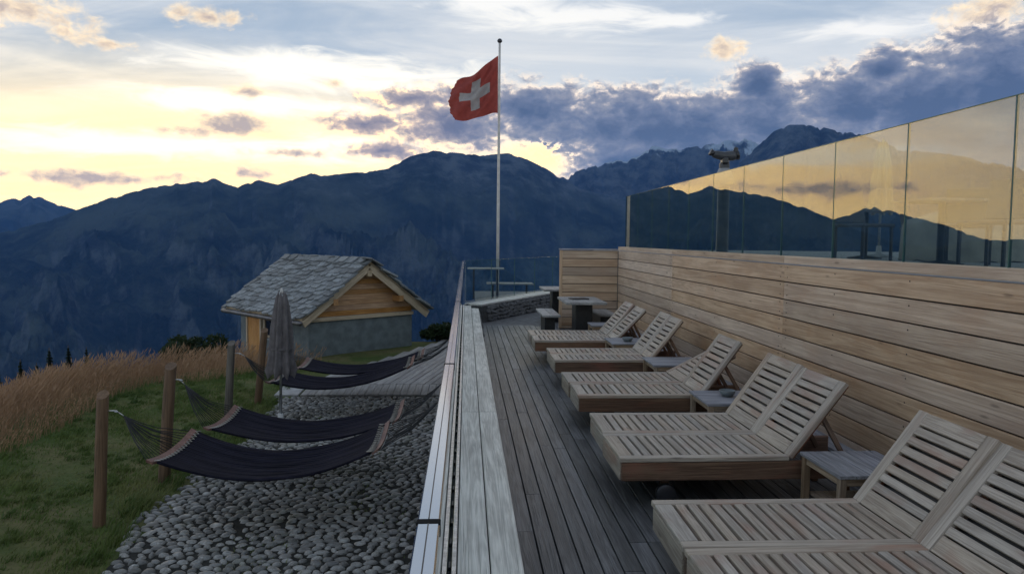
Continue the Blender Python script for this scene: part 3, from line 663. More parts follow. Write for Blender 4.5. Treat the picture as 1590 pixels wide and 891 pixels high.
# ------------------------------------------------------------------ flagpole and flag
FX, FY = 1.065, 25.0
fp = thing('flagpole', 'tall pale flagpole with a dark knob, rising beyond the glass', 'flagpole', (FX, FY, -.03))
mobj('pole', lathe([(.052, 0), (.05, 3), (.042, 6), (.036, 8.4)], 14), 'pole', fp)
mobj('finial', lathe([(.03, 8.38), (.05, 8.40), (.085, 8.44), (.08, 8.48), (.05, 8.52), (.0, 8.54)], 14), 'poledark', fp)
mobj('rope_cleat', lathe([(.02, 1.0), (.02, 1.2)], 8), 'poledark', fp, (.06, 0, 0))
def flag():
    N = 64
    # height of hoist 1.9 m, cloth streams to the left and droops
    def P(u, v):     # u 0 hoist..1 fly, v 0 bottom..1 top
        top = Vector((-u * 1.34, 0, 7.98 - .86 * u - .10 * math.sin(u * math.pi) + .06 * math.sin(u * 9)))
        bot = Vector((-u * 1.42, 0, 6.10 - .32 * u + .05 * math.sin(u * 7)))
        p = bot.lerp(top, v)
        p.x -= .24 * u ** 2 * math.sin(v * math.pi) ** .8
        p.x += u * u * .012 * math.sin(v * 61) + (.02 * math.sin(v * 23) * u ** 6)
        dep = .24 * u ** .6 * math.sin(5.2 * u + 2.4 * v) + .11 * math.sin(11 * (u * .75 + (1 - v) * .35) * 1.3) * u ** .5
        dep += .12 * math.sin(26 * (u * .45 - (1 - v) * .55)) * (1 - .5 * u) * min(1, u * 5)
        return (p.x, dep, p.z)
    vs = [P(i / N, j / N) for i in range(N + 1) for j in range(N + 1)]
    red, wht = [], []
    for i in range(N):
        for j in range(N):
            cx, cy = abs((i + .5) / N - .5) * 32, abs((j + .5) / N - .5) * 32
            q = (i * (N + 1) + j, (i + 1) * (N + 1) + j, (i + 1) * (N + 1) + j + 1, i * (N + 1) + j + 1)
            (wht if (cx < 3 and cy < 10) or (cy < 3 and cx < 10) else red).append(q)
    def cloth(name, c, tr):
        m, t, b, o = newmat(name); tc = t.n.new('ShaderNodeTexCoord'); n = t.noise(tc.outputs['Object'], 5, 4, .6)
        cc = t.mix(t.sm(n, .3, .7), tuple(x * .8 for x in c), c); t.put(b.inputs['Base Color'], cc); b.inputs['Roughness'].default_value = .85
        T2 = t.n.new('ShaderNodeBsdfTranslucent'); t.put(T2.inputs[0], cc); mx = t.n.new('ShaderNodeMixShader'); mx.inputs[0].default_value = tr
        t.l.new(b.outputs[0], mx.inputs[1]); t.l.new(T2.outputs[0], mx.inputs[2]); t.l.new(mx.outputs[0], o.inputs[0]); return m
    M['flagred'] = cloth('flag_red', (.42, .085, .07), .45); M['flagwhite'] = cloth('flag_white', (.46, .44, .44), .35)
    t = thing('flag', 'red flag with white cross streaming left from the flagpole', 'flag', (FX - .045, FY, -.03))
    for nm, fs, mt in (('red_field', red, 'flagred'), ('white_cross', wht, 'flagwhite')):
        used = sorted({k for f in fs for k in f}); mp = {k: i for i, k in enumerate(used)}
        mobj(nm, pymesh(nm, [vs[k] for k in used], [tuple(mp[k] for k in f) for f in fs], True), mt, t)
flag()

# ------------------------------------------------------------------ coin viewer, parasol and furniture on the upper terrace
UT = 1.65
vs_ = thing('binocular_viewer', 'grey coin-operated binocular viewer standing above the reflective glass', 'binocular viewer', (4.3, 12.25, UT))
mobj('column', lathe([(.19, 0), (.19, .03), (.10, .06), (.095, 1.16)], 20), 'scope', vs_)
mobj('collar', lathe([(.10, 1.16), (.17, 1.22), (.165, 1.30), (.10, 1.42), (.085, 1.46)], 20), 'scopelight', vs_)
box('yoke', (.16, .10, .12), 'scope', vs_, (0, 0, 1.50), c=.02); box('coin_box', (.12, .16, .13), 'scopeblack', vs_, (.0, -.02, 1.585), c=.03)
h = mobj('binocular_head', pymesh('h', *tube_data([(-.20, 0, 1.70), (-.17, 0, 1.69), (-.02, 0, 1.66), (.13, 0, 1.67), (.19, 0, 1.68)], [.045, .062, .078, .085, .074], 14), True), 'scope', vs_)
mobj('eyepiece_hood', pymesh('e', *tube_data([(-.245, -.01, 1.725), (-.19, 0, 1.70)], [.058, .05], 12), True), 'scopeblack', vs_)
mobj('lens_hood', pymesh('e', *tube_data([(.18, 0, 1.68), (.225, 0, 1.69)], [.08, .088], 14), True), 'scopeblack', vs_)
box('lens_bracket', (.07, .05, .12), 'scopeblack', vs_, (.17, -.03, 1.75), (0, .3, 0), .015)
def pleated(r0, prof, folds, amp, n=72):
    v, f = [], []
    for j, (r, z) in enumerate(prof):
        for i in range(n):
            a = 2 * math.pi * i / n; w = math.sin(folds * a + .5 * j * .3) + .4 * math.sin(folds * 2 * a + 1)
            rr = r * (1 + amp * w * min(1, j / 3)); v.append((rr * math.cos(a), rr * math.sin(a), z + (.05 * math.sin(folds * a) if j == 0 else 0) - (.04 * w if j == len(prof) - 1 else 0)))
    for j in range(len(prof) - 1):
        for i in range(n): k = (i + 1) % n; f.append((j * n + i, j * n + n + i, j * n + n + k, j * n + k))
    return pymesh('pleats', v, f, True)
def parasol(label, loc, s, mat, tilt=(0, 0)):
    t = thing('parasol', label, 'parasol', loc); t.rotation_euler = (tilt[0], tilt[1], 0)
    mobj('pole', lathe([(.02 * s, -.1), (.02 * s, 2.02 * s)], 10), 'alu', t)
    mobj('canopy', pleated(1, [(.045 * s, 1.97 * s), (.075 * s, 1.95 * s), (.10 * s, 1.8 * s), (.13 * s, 1.5 * s), (.145 * s, 1.25 * s), (.155 * s, 1.0 * s), (.19 * s, .86 * s), (.155 * s, .78 * s)], 7, .2), mat, t)
    mobj('finial', lathe([(.02 * s, 1.97 * s), (.026 * s, 2.0 * s), (.012 * s, 2.06 * s)], 10), 'pole', t)
    mobj('strap', lathe([(.162 * s, 1.19 * s), (.164 * s, 1.16 * s)], 24, False), mat, t)
    mobj('base', lathe([(.24 * s, 0), (.24 * s, .03), (.05 * s, .06), (.04 * s, .2)], 16), 'concrete', t)
M['canopy'] = plain('grey_canvas', (.115, .105, .11), .9, 0, 9, .25)
M['canopyw'] = plain('cream_canvas', (.34, .30, .24), .9, 0, 4, .15)
parasol('closed dark grey parasol standing beside the hammocks', (-2.74, 11.05, -.92), 1.0, 'canopy', (0, R(1.0)))
parasol('tall closed cream parasol behind the reflective glass screen', (7.0, 12.2, UT), .97, 'canopyw')
def chair(label, x, y, rz):
    t = thing('chair', label, 'chair', (x, y, UT), rz, 'terrace chairs behind the glass')
    for sx in (-.22, .22):
        for sy in (-.22, .22): box('leg', (.44, .03, .03), 'poledark', t, (sx, sy, .22), (0, R(90), 0), .003)
    box('seat', (.5, .5, .04), 'chair', t, (0, 0, .46), c=.012); box('backrest', (.5, .42, .03), 'chair', t, (0, .25, .70), (R(80), 0, 0), .012)
for k, (x, y, z, l) in enumerate([(4.9, 8.9, .3, 'terrace chair left of the nearer table behind the glass'), (6.1, 8.7, 2.6, 'terrace chair right of the nearer table behind the glass'), (5.2, 7.0, -1.2, 'terrace chair nearest the camera behind the glass'), (6.6, 10.4, 1.2, 'terrace chair near the cream parasol behind the glass')]): chair(l, x, y, z)
def utable(label, x, y):
    t = thing('table', label, 'table', (x, y, UT))
    for k in range(4): box('top_plank', (.8, .195, .03), 'plank', t, (-.3 + .2 * k, 0, .735), (0, 0, R(90)), .004)
    mobj('pedestal', lathe([(.25, 0), (.25, .02), (.04, .05), (.04, .72)], 14), 'black', t)
utable('terrace table between two chairs behind the reflective glass', 5.5, 8.3); utable('terrace table near the cream parasol behind the glass', 6.2, 11.2)
def cover(label, x, y):
    t = thing('covered_furniture', label, 'covered furniture', (x, y, UT), .3)
    n = 24; v = []; f = []
    prof = [(1.0, 0), (.99, .25), (.97, .5), (.9, .62), (.55, .72), (.0, .70)]
    for j, (r, z) in enumerate(prof):
        for i in range(n):
            a = 2 * math.pi * i / n; sq = 1 / max(abs(math.cos(a)), abs(math.sin(a))) ** .75
            v.append((r * .75 * sq * math.cos(a), r * .55 * sq * math.sin(a), z + .07 * math.sin(3 * a + j) * (z > .5) + .02 * math.sin(9 * a) * (z < .1)))
    for j in range(len(prof) - 1):
        for i in range(n): k = (i + 1) % n; f.append((j * n + i, j * n + k, j * n + n + k, j * n + n + i))
    mobj('cover_cloth', pymesh('cover', v, f, True), 'cushion', t)
    mobj('hem_cord', tubes([[v[i] for i in range(n)] + [v[0]]], .008), 'rope', t)
cover('furniture under a pale cover at the far right behind the glass', 7.0, 10.0)

# ------------------------------------------------------------------ hut
HUT = thing('hut', 'small hut with stone slab roof, dark rendered walls and timber gable', 'hut', (-2.345, 18.26, 0), math.atan2(2.40, 2.73))
HW, RH, TW = 1.815, 1.29, 1.50; th_ = math.atan2(RH, HW); Y0, Y1 = .30, 3.85; WB = -3.2
mw = pymesh('wall', [(-TW, Y0, WB), (TW, Y0, WB), (TW, Y1, WB), (-TW, Y1, WB), (-TW, Y0, -.02), (TW, Y0, -.02), (TW, Y1, .14), (-TW, Y1, .14), (-TW, Y0 + .03, .10), (TW, Y0 + .03, .10), (0, Y1, 1.18), (0, Y0 + .03, 1.18)],
            [(0, 1, 5, 4), (1, 2, 6, 9, 5), (2, 3, 7, 10, 6), (3, 0, 4, 8, 7), (4, 5, 9, 8), (8, 9, 11), (9, 6, 10, 11), (8, 11, 10, 7)])
mobj('wall', mw, 'plaster', HUT)
z = .0; k = 0
while z < 1.12:
    hh = .125; half = lambda zz: max(0.0, (1.20 - zz) * TW / 1.10)
    b0, b1 = min(half(z), TW - .002), min(half(z + hh - .006), TW - .002)
    if b1 < .05: break
    me = pymesh('gb', [(-b0, 0, z), (b0, 0, z), (b1, 0, z + hh - .006), (-b1, 0, z + hh - .006), (-b0, .022, z), (b0, .022, z), (b1, .022, z + hh - .006), (-b1, .022, z + hh - .006)], [(0, 1, 2, 3), (7, 6, 5, 4), (0, 4, 5, 1), (2, 6, 7, 3), (1, 5, 6, 2), (0, 3, 7, 4)])
    mobj('gable_board', me, 'hutwood', HUT, (0, Y0 - .004, 0)); z += hh; k += 1
box('sill_beam', (2 * TW + .02, .10, .09), 'barge', HUT, (0, Y0 - .015, -.055), c=.005)
for s in (-1, 1):
    L = math.hypot(HW, RH)
    box('barge_board', (L - .02, .04, .19), 'barge', HUT, (s * HW / 2, .02, RH / 2 - .10), (0, s * th_, 0), .005)
for x, z_ in ((0, 1.02), (-.95, .36), (.95, .36)): box('purlin_end', (.42, .13, .15), 'hutwood' if x else 'barge', HUT, (x, .20, z_), (0, 0, R(90)), .006)
roof = mobj('roof', pymesh('roof', [(-HW, 0, -.03), (0, 0, RH - .03), (HW, 0, -.03), (-HW, 4.06, -.03), (0, 4.06, RH - .03), (HW, 4.06, -.03), (-HW, 0, .03), (0, 0, RH + .03), (HW, 0, .03), (-HW, 4.06, .03), (0, 4.06, RH + .03), (HW, 4.06, .03)],
             [(0, 1, 4, 3), (1, 2, 5, 4), (6, 9, 10, 7), (7, 10, 11, 8), (0, 3, 9, 6), (2, 8, 11, 5), (0, 6, 7, 1), (1, 7, 8, 2), (3, 4, 10, 9), (4, 5, 11, 10)]), 'barge', HUT)
rs = random.Random(11); slv = []
for k in range(10):
    w, l, t_ = .5, .5, .5
    pts = [(-.5 + rs.uniform(0, .08), -.5 + rs.uniform(0, .1)), (-.1 + rs.uniform(-.1, .1), -.5 + rs.uniform(-.06, .05)), (.5 - rs.uniform(0, .10), -.5 + rs.uniform(0, .16)), (.5, .5), (-.5, .5)]
    n_ = len(pts); v = [(x, y, -.5) for x, y in pts] + [(x * .97, y * .985, .5) for x, y in pts]
    slv.append(pymesh('slate', v, [tuple(range(n_ - 1, -1, -1)), tuple(range(n_, 2 * n_))] + [(i, (i + 1) % n_, n_ + (i + 1) % n_, n_ + i) for i in range(n_)])); slv[-1].materials.append(M['slate'])
SLl = math.hypot(HW, RH)
for side in (-1, 1):
    u = Vector((-side * math.cos(th_), 0, math.sin(th_))); nrm = Vector((side * math.sin(th_), 0, math.cos(th_))); a_ = u.cross(nrm)
    rows = 13 if side < 0 else 9; ex = SLl / rows; wm = .30 if side < 0 else .44
    for r_ in range(rows):
        y = -.06 - rs.uniform(0, .15)
        while y < 4.05:
            w = rs.uniform(.7, 1.35) * wm; l = ex * 1.75 * rs.uniform(.93, 1.1)
            w = min(w, 4.22 - y)
            c = Vector((side * HW, 0, 0)) + u * (ex * r_ + l * .42 - .05 + rs.uniform(-.045, .045)) + nrm * (.065 + rs.uniform(0, .012)) + Vector((0, y + w / 2, 0))
            tl = rs.uniform(.08, .19)
            mt = Matrix((a_, u, nrm)).transposed() @ Euler((-tl, rs.uniform(-.06, .06), rs.uniform(-.12, .12))).to_matrix()
            o = mobj('slate', rs.choice(slv), None, roof, tuple(c), tuple(mt.to_euler())); o.scale = (w * .985, l, rs.uniform(.03, .05)); y += w * .985
for y in np.arange(0, 4.0, .42):
    for s in (-1, 1):
        o = mobj('ridge_slab', rs.choice(slv), None, roof, (s * .12, y + .2, RH + .035 + rs.uniform(0, .012)), (rs.uniform(-.04, .04), s * .60, rs.uniform(-.15, .15))); o.scale = (rs.uniform(.2, .3), rs.uniform(.34, .5), .03)
gpts = [(-HW - .07, -.02 + 4.12 * k / 6, -.075) for k in range(7)]
mobj('gutter', tubes([gpts], .055, 10), 'gutter', HUT)
# door and window on the left wall
DY = 3.0
box('door', (1.9, .70, .05), 'door', HUT, (-TW - .012, DY, -1.03), (0, R(90), 0), .004)
for y in (DY - .385, DY + .385): box('door_frame', (1.96, .07, .09), 'barge', HUT, (-TW - .022, y, -1.0), (0, R(90), 0), .004)
box('door_frame', (.84, .09, .07), 'barge', HUT, (-TW - .022, DY, -.02 - .035), (0, 0, R(90)), .004)
wn = box('window', (.40, .03, .46), 'scopeblack', HUT, (-TW - .008, 2.22, -.36), (0, 0, R(90)), 0)
for z_ in (-.26, .26): box('window_frame', (.50, .06, .06), 'barge', wn, (0, .012, z_), (0, 0, 0), .004)
for x in (-.22, .22): box('window_frame', (.458, .06, .06), 'barge', wn, (x, .012, 0), (0, R(90), 0), .004)

# ------------------------------------------------------------------ timber platform in front of the hut
PZ = -.90
plat = box('platform', (2.75, 1.0, .05), 'mortar', None, (-1.68, 13.68, PZ - .06), c=0); tag(plat, kind='structure')
for k in range(21):
    x = -2.93 + .125 * (k + .5)
    box('plank', (.93, .118, .03), 'plank', plat, (x - plat.location.x, 13.68 - plat.location.y, PZ - .015 + random.uniform(-.002, .002) - plat.location.z), (0, 0, R(90)), .003)
pa = math.atan2(.976, .216)
for k in range(20):
    x0 = -2.98 + .137 * (k + .5)
    L = min((x0 + 3.12) / .184, (-.36 - x0) / .221, 6.6)
    if L < .3: continue
    L /= .976
    st_ = 0
    while st_ < L - .1:
        seg = min(random.choice([2.0, 2.6, 3.2]), L - st_)
        c = st_ + seg / 2
        box('plank', (round(seg, 1) - .006, .124, .03), 'plank', plat, (x0 + .216 * c - plat.location.x, 14.17 + .976 * c - plat.location.y, PZ - .015 + random.uniform(-.002, .002) - plat.location.z), (0, 0, pa), .003)
        st_ += round(seg, 1)
ps = pymesh('subfloor', [(-3.1, 14.15, 0), (-.34, 14.15, 0), (-.34, 20.9, 0), (-.5, 20.9, 0), (-3.1, 14.16, -.01)], [(0, 1, 2, 3)])
mobj('platform_bed', ps, 'mortar', plat, (-plat.location.x, -plat.location.y, PZ - .035 - plat.location.z))
tag(box('paving_slab', (.42, .9, .06), 'concrete', None, (-3.19, 13.66, PZ - .03), (0, 0, .03), .006), 'pale concrete slab at the left end of the timber platform', 'slab')

# ------------------------------------------------------------------ cobbled yard
def ledge_left(y): return -3.16 + .10 * np.sin(y * 1.3) + .06 * np.sin(y * 3.1 + 1)
yard = pymesh('yard', [(-3.03, 3.4, 0), (-.2, 3.4, 0), (-.2, 13.2, 0), (-3.03, 13.2, 0)], [(0, 1, 2, 3)])
yard_o = tag(mobj('cobbled_yard', yard, 'soil', None, (0, 0, -.925)), kind='structure')
hx, hy = .112, .082; pts_ = []
for r_, yy in enumerate(np.arange(4.6, 13.12, hy)):
    for xx in np.arange(-3.32 + (r_ % 2) * hx / 2, -.32, hx): pts_.append((xx + rng.normal(0, .022), yy + rng.normal(0, .017)))
P = np.array(pts_); P = P[P[:, 0] > ledge_left(P[:, 1])]; P = P[rng.uniform(0, 1, len(P)) > .05]; n = len(P); rad = rng.choice([.040, .048, .055, .064, .074], n, p=[.2, .28, .27, .17, .08])
SC = np.array([1.0, 1.34])
for it in range(14):
    o_ = np.argsort(P[:, 1]); P = P[o_]; rad = rad[o_]; push = np.zeros_like(P); Q = P * SC
    for k in range(1, 110):      # neighbours in y order only
        D = Q[k:] - Q[:-k]; dist = np.sqrt((D ** 2).sum(1)) + 1e-6; ov = np.clip((rad[k:] + rad[:-k]) * 1.0 - dist, 0, None); v_ = D / dist[:, None] * ov[:, None] * .4
        push[k:] += v_; push[:-k] -= v_
    P += push / SC; P[:, 0] = np.clip(P[:, 0], ledge_left(P[:, 1]), -.30); P[:, 1] = np.clip(P[:, 1], 4.6, 13.13)
def dome(k):
    rs = random.Random(k); v = []; N_ = 8
    ph = [rs.uniform(.86, 1.12) for _ in range(N_)]
    for r_, z_ in ((1.0, -.35), (.98, .05), (.78, .55), (.42, .86)):
        for i in range(N_): a = 2 * math.pi * i / N_; v.append((r_ * ph[i] * math.cos(a), r_ * ph[i] * math.sin(a), z_ + rs.uniform(-.04, .04)))
    v.append((0, 0, .95)); f = []
    for j in range(3):
        for i in range(N_): q = (i + 1) % N_; f.append((j * N_ + i, j * N_ + q, j * N_ + N_ + q, j * N_ + N_ + i))
    for i in range(N_): f.append((3 * N_ + i, 3 * N_ + (i + 1) % N_, 4 * N_))
    return v, f
doms = [dome(k) for k in range(9)]; dmes = []
for v, f in doms: me = pymesh('cobblestone', v, f, True); me.materials.append(M['cobble']); dmes.append(me)
vis = -P[:, 1] + 0 * P[:, 0]
xl = (P[:, 0] * 1150 / P[:, 1] + 724); yl = 370 + 2.8 * 1150 / P[:, 1]
inview = (xl > 0) & (yl < 905) & (P[:, 0] / P[:, 1] * 1150 < -.150 * (yl - 370))
order = np.argsort(np.where(inview, P[:, 1], 99)); ind = set(order[:300].tolist()); SV, SF = [], []
for i in range(n):
    k = int(rng.integers(9)); a = rng.normal(.25, .55); sx, sy, sz = rad[i] * rng.uniform(.84, 1.10), rad[i] * rng.uniform(.52, .76), rng.uniform(.016, .030)
    rx, ry_ = rng.normal(0, .10), rng.normal(0, .10)
    if i in ind:
        o = mobj('cobblestone', dmes[k], None, yard_o, (P[i, 0], P[i, 1], .004), (rx, ry_, a)); o.scale = (sx, sy, sz)
    else:
        mt = Euler((rx, ry_, a)).to_matrix(); o_ = len(SV)
        SV += [mt @ Vector((v[0] * sx, v[1] * sy, v[2] * sz)) + Vector((P[i, 0], P[i, 1], .004)) for v in doms[k][0]]; SF += [tuple(q + o_ for q in f) for f in doms[k][1]]
tag(mobj('remaining_cobblestones', pymesh('cobbles', SV, SF, True), 'cobble', yard_o), kind='stuff')

# ------------------------------------------------------------------ hammock posts
posts = [((-3.56, 7.30), .36, (.05, .0), 'post', 'brown post nearest the camera holding the front hammock'), ((-3.47, 8.63), .41, (.075, .01), 'post', 'thick reddish post with a slanted top, second from the camera'),
         ((-3.66, 11.54), .26, (.06, 0), 'greypost', 'grey weathered post, third from the camera'), ((-3.50, 12.60), .33, (.10, .02), 'post', 'leaning brown post in front of the hut window')]
for i, ((x, y), zt, tl, mt, lb) in enumerate(posts):
    H = zt + .93; n_ = 14; v = []; f = []
    rs = random.Random(i)
    r0 = [.058, .068, .06, .058][i]; lev = 9
    for j in range(lev):
        s = j / (lev - 1)
        for k in range(n_):
            a = 2 * math.pi * k / n_; rr = r0 * (1 + .06 * math.sin(2 * a + i) + .03 * math.sin(5 * a + j)) * (1.04 - .08 * s)
            v.append((-.12 + H * s + .12 + (.035 * math.cos(a) if j == lev - 1 else 0) - .12 * (j == 0), rr * math.cos(a), rr * math.sin(a)))
    for j in range(lev - 1):
        for k in range(n_): q = (k + 1) % n_; f.append((j * n_ + k, j * n_ + q, j * n_ + n_ + q, j * n_ + n_ + k))
    v += v[-n_:]; f.append(tuple(lev * n_ + k for k in range(n_)))
    t = thing('hammock_post', lb, 'post', (x, y, -.93), 0, 'wooden hammock posts')
    mobj('shaft', pymesh('post', v, f, True), mt, t, (0, 0, 0), (0, R(-90) + tl[0], 0))
    mobj('eye_bolt', tubes([[(.03 + tl[0], 0, H - .16), (.10 + tl[0], 0, H - .16), (.13 + tl[0], .02, H - .165), (.155 + tl[0], 0, H - .175), (.13 + tl[0], -.02, H - .165)]], .007, 6), 'alu', t)

# ------------------------------------------------------------------ hammocks
def fabric():
    m, t, b, o = newmat('navy_quilted_rope'); tc = t.n.new('ShaderNodeTexCoord'); x, y, z = t.sep(tc.outputs['UV'])
    n = t.noise(t.xyz(t.m('MULTIPLY', x, 3), t.m('MULTIPLY', y, 26), 0), 1, 5, .7)
    w = t.m('ABSOLUTE', t.m('SINE', t.m('MULTIPLY', y, 90.0)))
    t.put(b.inputs['Base Color'], t.mix(t.sm(n, .35, .7), (.004, .004, .009), (.022, .021, .036))); b.inputs['Roughness'].default_value = .9; b.inputs['Specular IOR Level'].default_value = .1
    bump(t, b, t.m('ADD', w, n), .8, .012); return m
M['navy'] = fabric()
def hammock(label, hl, bl, br, hr, width, sag, seed):
    rs = random.Random(seed)
    hl, bl, br, hr = map(Vector, (hl, bl, br, hr)); org = Vector((bl.x, bl.y, -.9))
    t = thing('hammock', label, 'hammock', tuple(org), 0, 'dark hammocks slung between posts and the terrace wall')
    NU, NV = 44, 22; v = []; uv = []
    ax = (br - bl); axn = ax.normalized(); ac = Vector((0, 1, 0))
    def pt(u, w):
        p = bl.lerp(br, u); e = 4 * u * (1 - u)
        lift = .055 * (2 * w - 1) ** 2 * (1.0 - .3 * e)
        cross = (w - .5) * width * (1 - .07 * e)
        p = p + ac * cross; p.z += -sag * e * (1.0 + .10 * math.sin(w * 3.1)) + lift - .02 + .008 * math.sin(w * 40 + 3 * math.sin(u * 5)) * e
        return p
    for i in range(NU + 1):
        for j in range(NV + 1): v.append(pt(i / NU, j / NV) - org); uv.append((i / NU, j / NV))
    f = [(i * (NV + 1) + j, (i + 1) * (NV + 1) + j, (i + 1) * (NV + 1) + j + 1, i * (NV + 1) + j + 1) for i in range(NU) for j in range(NV)]
    me = pymesh('bed', v, f, True); ul = me.uv_layers.new(name='UVMap')
    for lp in me.loops: ul.data[lp.index].uv = uv[lp.vertex_index]
    bed = mobj('bed', me, 'navy', t); md = bed.modifiers.new('thick', 'SOLIDIFY'); md.thickness = .022; md.offset = 1
    for nm, u0, sgn, hk in (('left', 0, -1, hl), ('right', 1, 1, hr)):
        V, Fc = [], []; nseg = 14
        for s in range(nseg + 1):
            w = -.03 + 1.06 * s / nseg; p = pt(u0, w) + axn * sgn * .03 - org; p.z += .008
            up = (axn * sgn * .045 + Vector((0, 0, .03 if sgn > 0 else .022)))
            for q in (p - up * .15 + Vector((0, 0, -.012)), p + up * 1.05 + Vector((0, 0, -.012)), p + up * 1.05 + Vector((0, 0, .012)), p - up * .15 + Vector((0, 0, .012))): V.append(q)
        for s in range(nseg):
            for k in range(4): q = (k + 1) % 4; Fc.append((s * 4 + k, s * 4 + q, s * 4 + 4 + q, s * 4 + 4 + k))
        Fc += [(3, 2, 1, 0), tuple(nseg * 4 + k for k in range(4))]
        mobj('spreader_bar', pymesh('bar', V, Fc), 'spreader', t)
        cords = []; knot = hk + (bl.lerp(br, u0) - hk).normalized() * .09 - org; lace = []
        for s in range(17):
            w = .01 + .98 * s / 16; e = pt(u0, w) + axn * sgn * .09 - org; e.z += .035
            mid = knot.lerp(e, .5); mid.z -= .035 + rs.uniform(0, .03)
            cords.append([knot, knot.lerp(mid, .55) + Vector((0, 0, -.008)), mid, e])
            a = pt(u0, w) + axn * sgn * .02 - org; a.z += .026; bq = pt(u0, w) - axn * sgn * .035 - org; bq.z += .026; lace += [a, bq]
        mobj('suspension_cords', tubes(cords, .0042, 4), 'rope', t)
        mobj('lashing', tubes([lace], .004, 4), 'cordlight', t)
        mobj('hook', tubes([[hk - org, hk.lerp(knot + org, .5) - org + Vector((0, .012, -.004)), knot]], .006, 6), 'alu', t)
hammock('front hammock, its bed sagging lowest over the cobbles', (-3.38, 7.30, .20), (-2.82, 7.38, -.22), (-.90, 7.52, -.19), (-.20, 7.72, .24), 1.06, .21, 1)
hammock('second hammock, close behind the front one', (-3.28, 8.63, .25), (-2.80, 8.78, -.28), (-.85, 8.9, -.25), (-.20, 9.14, .17), 1.04, .17, 2)
hammock('third hammock, crossing in front of the timber platform', (-3.46, 11.54, .10), (-2.92, 11.72, -.34), (-.93, 12.0, -.17), (-.20, 12.6, .12), 1.0, .18, 3)
hammock('rearmost hammock, nearest the hut wall', (-3.26, 12.6, .16), (-2.80, 13.05, -.36), (-.84, 13.3, -.25), (-.20, 14.3, .05), 1.0, .15, 4)

# ------------------------------------------------------------------ grass
def blades(x, y, z, h, w, lean, head=0.0):
    n = len(x); a = rng.uniform(0, 2 * np.pi, n); ca, sa = np.cos(a), np.sin(a)
    la = rng.normal(.9, .9, n); lx, ly = np.cos(la) * lean * h, np.sin(la) * lean * h
    b = np.stack([x, y, z], 1); wv = np.stack([ca * w, sa * w, np.zeros(n)], 1)
    m = b + np.stack([lx * .32, ly * .32, h * .6], 1); t = b + np.stack([lx, ly, h], 1)
    parts = [b - wv, b + wv, m - wv * .7, m + wv * .7, t]; fs = [(0, 1, 3), (0, 3, 2), (2, 3, 4)]
    if head:
        s = b + np.stack([lx * .72, ly * .72, h * .82], 1); hw = wv / w[:, None] * head
        e = t + np.stack([lx * .15, ly * .15, h * .05], 1); mm = (s + e) / 2
        parts += [s, mm - hw, mm + hw, e]; fs += [(5, 6, 8), (5, 8, 7)]; fs[-2:] = [(5, 7, 6), (6, 7, 8)]
    V = np.stack(parts, 1); k = V.shape[1]; F_ = (np.arange(n)[:, None, None] * k + np.array(fs)[None]).reshape(-1, 3)
    return V.reshape(-1, 3), F_
def scatter(n, x0, x1, y0, y1): return rng.uniform(x0, x1, n), rng.uniform(y0, y1, n)
def grow(name, n, rect, keep, hfun, wfun, lean, mat, head=0):
    x, y = scatter(n, *rect); k = keep(x, y); x, y = x[k], y[k]
    V, F_ = blades(x, y, gz(x, y) - .01, hfun(x, y), wfun(len(x)), lean, head)
    return tag(mobj(name, fastmesh(name, V, F_), mat), kind='stuff')
def pat(x, y): return np.sin(x * 2.1 + 1.3 * np.sin(y * 1.1)) * np.cos(y * 1.7 + np.sin(x * 2.7)) + .5 * np.sin(x * 5.3 + y * 4.1)
grow('lawn', 150000, (-8.5, -2.9, 4.6, 18), lambda x, y: ((x < ledge_left(y) + .04) | ((y > 14.2) & (x < -3.0 + .3 * (y - 14)))) & (outward(x, y) < .5) & (rng.uniform(0, 1, len(x)) < .55 + .3 * pat(x, y)),
     lambda x, y: rng.uniform(.022, .06, len(x)) * (1.0 + .35 * pat(x, y)) + .05 * np.exp(-((x - ledge_left(y) + .15) / .22) ** 2) * (y < 13.3) * rng.uniform(0, 1, len(x)), lambda n: rng.uniform(.003, .007, n), .8, 'lawn')
cx_, cy_ = scatter(2600, -7.2, -3.0, 4.8, 16.5); k_ = (cx_ < ledge_left(cy_)) & (outward(cx_, cy_) < .2) & (pat(cx_ * 1.3, cy_ * 1.2) > -.35); cx_, cy_ = cx_[k_], cy_[k_]
sz_ = rng.uniform(.5, 1.3, len(cx_)) * (1 + 1.0 * np.exp(-((cx_ - ledge_left(cy_) + .12) / .2) ** 2)); nb_ = 20
tx, ty = np.repeat(cx_, nb_) + rng.normal(0, .03, len(cx_) * nb_), np.repeat(cy_, nb_) + rng.normal(0, .03, len(cx_) * nb_)
V_, F_ = blades(tx, ty, gz(tx, ty) - .01, rng.uniform(.035, .085, len(tx)) * np.repeat(sz_, nb_), rng.uniform(.003, .006, len(tx)), .9)
tag(mobj('grass_clumps', fastmesh('clumps', V_, F_), 'clump'), kind='stuff')
grow('grass_tufts', 9000, (-3.3, -.3, 4.6, 13.15), lambda x, y: pat(x * .8 + 3, y * .7) > .45, lambda x, y: rng.uniform(.02, .055, len(x)), lambda n: rng.uniform(.003, .005, n), .8, 'lawn')
grow('tall_grass', 120000, (-17, -3.2, 5, 26), lambda x, y: (outward(x, y) > -.1 + .25 * np.sin(x * 2 + y)) & (outward(x, y) < 5.5) & ~((x > -5.2) & (y > 16.6)),
     lambda x, y: rng.uniform(.18, .56, len(x)) * (1 + .14 * pat(x, y)) * np.clip(.45 + outward(x, y) * .9, .4, 1), lambda n: rng.uniform(.0022, .0045, n), .42, 'hay', .008)

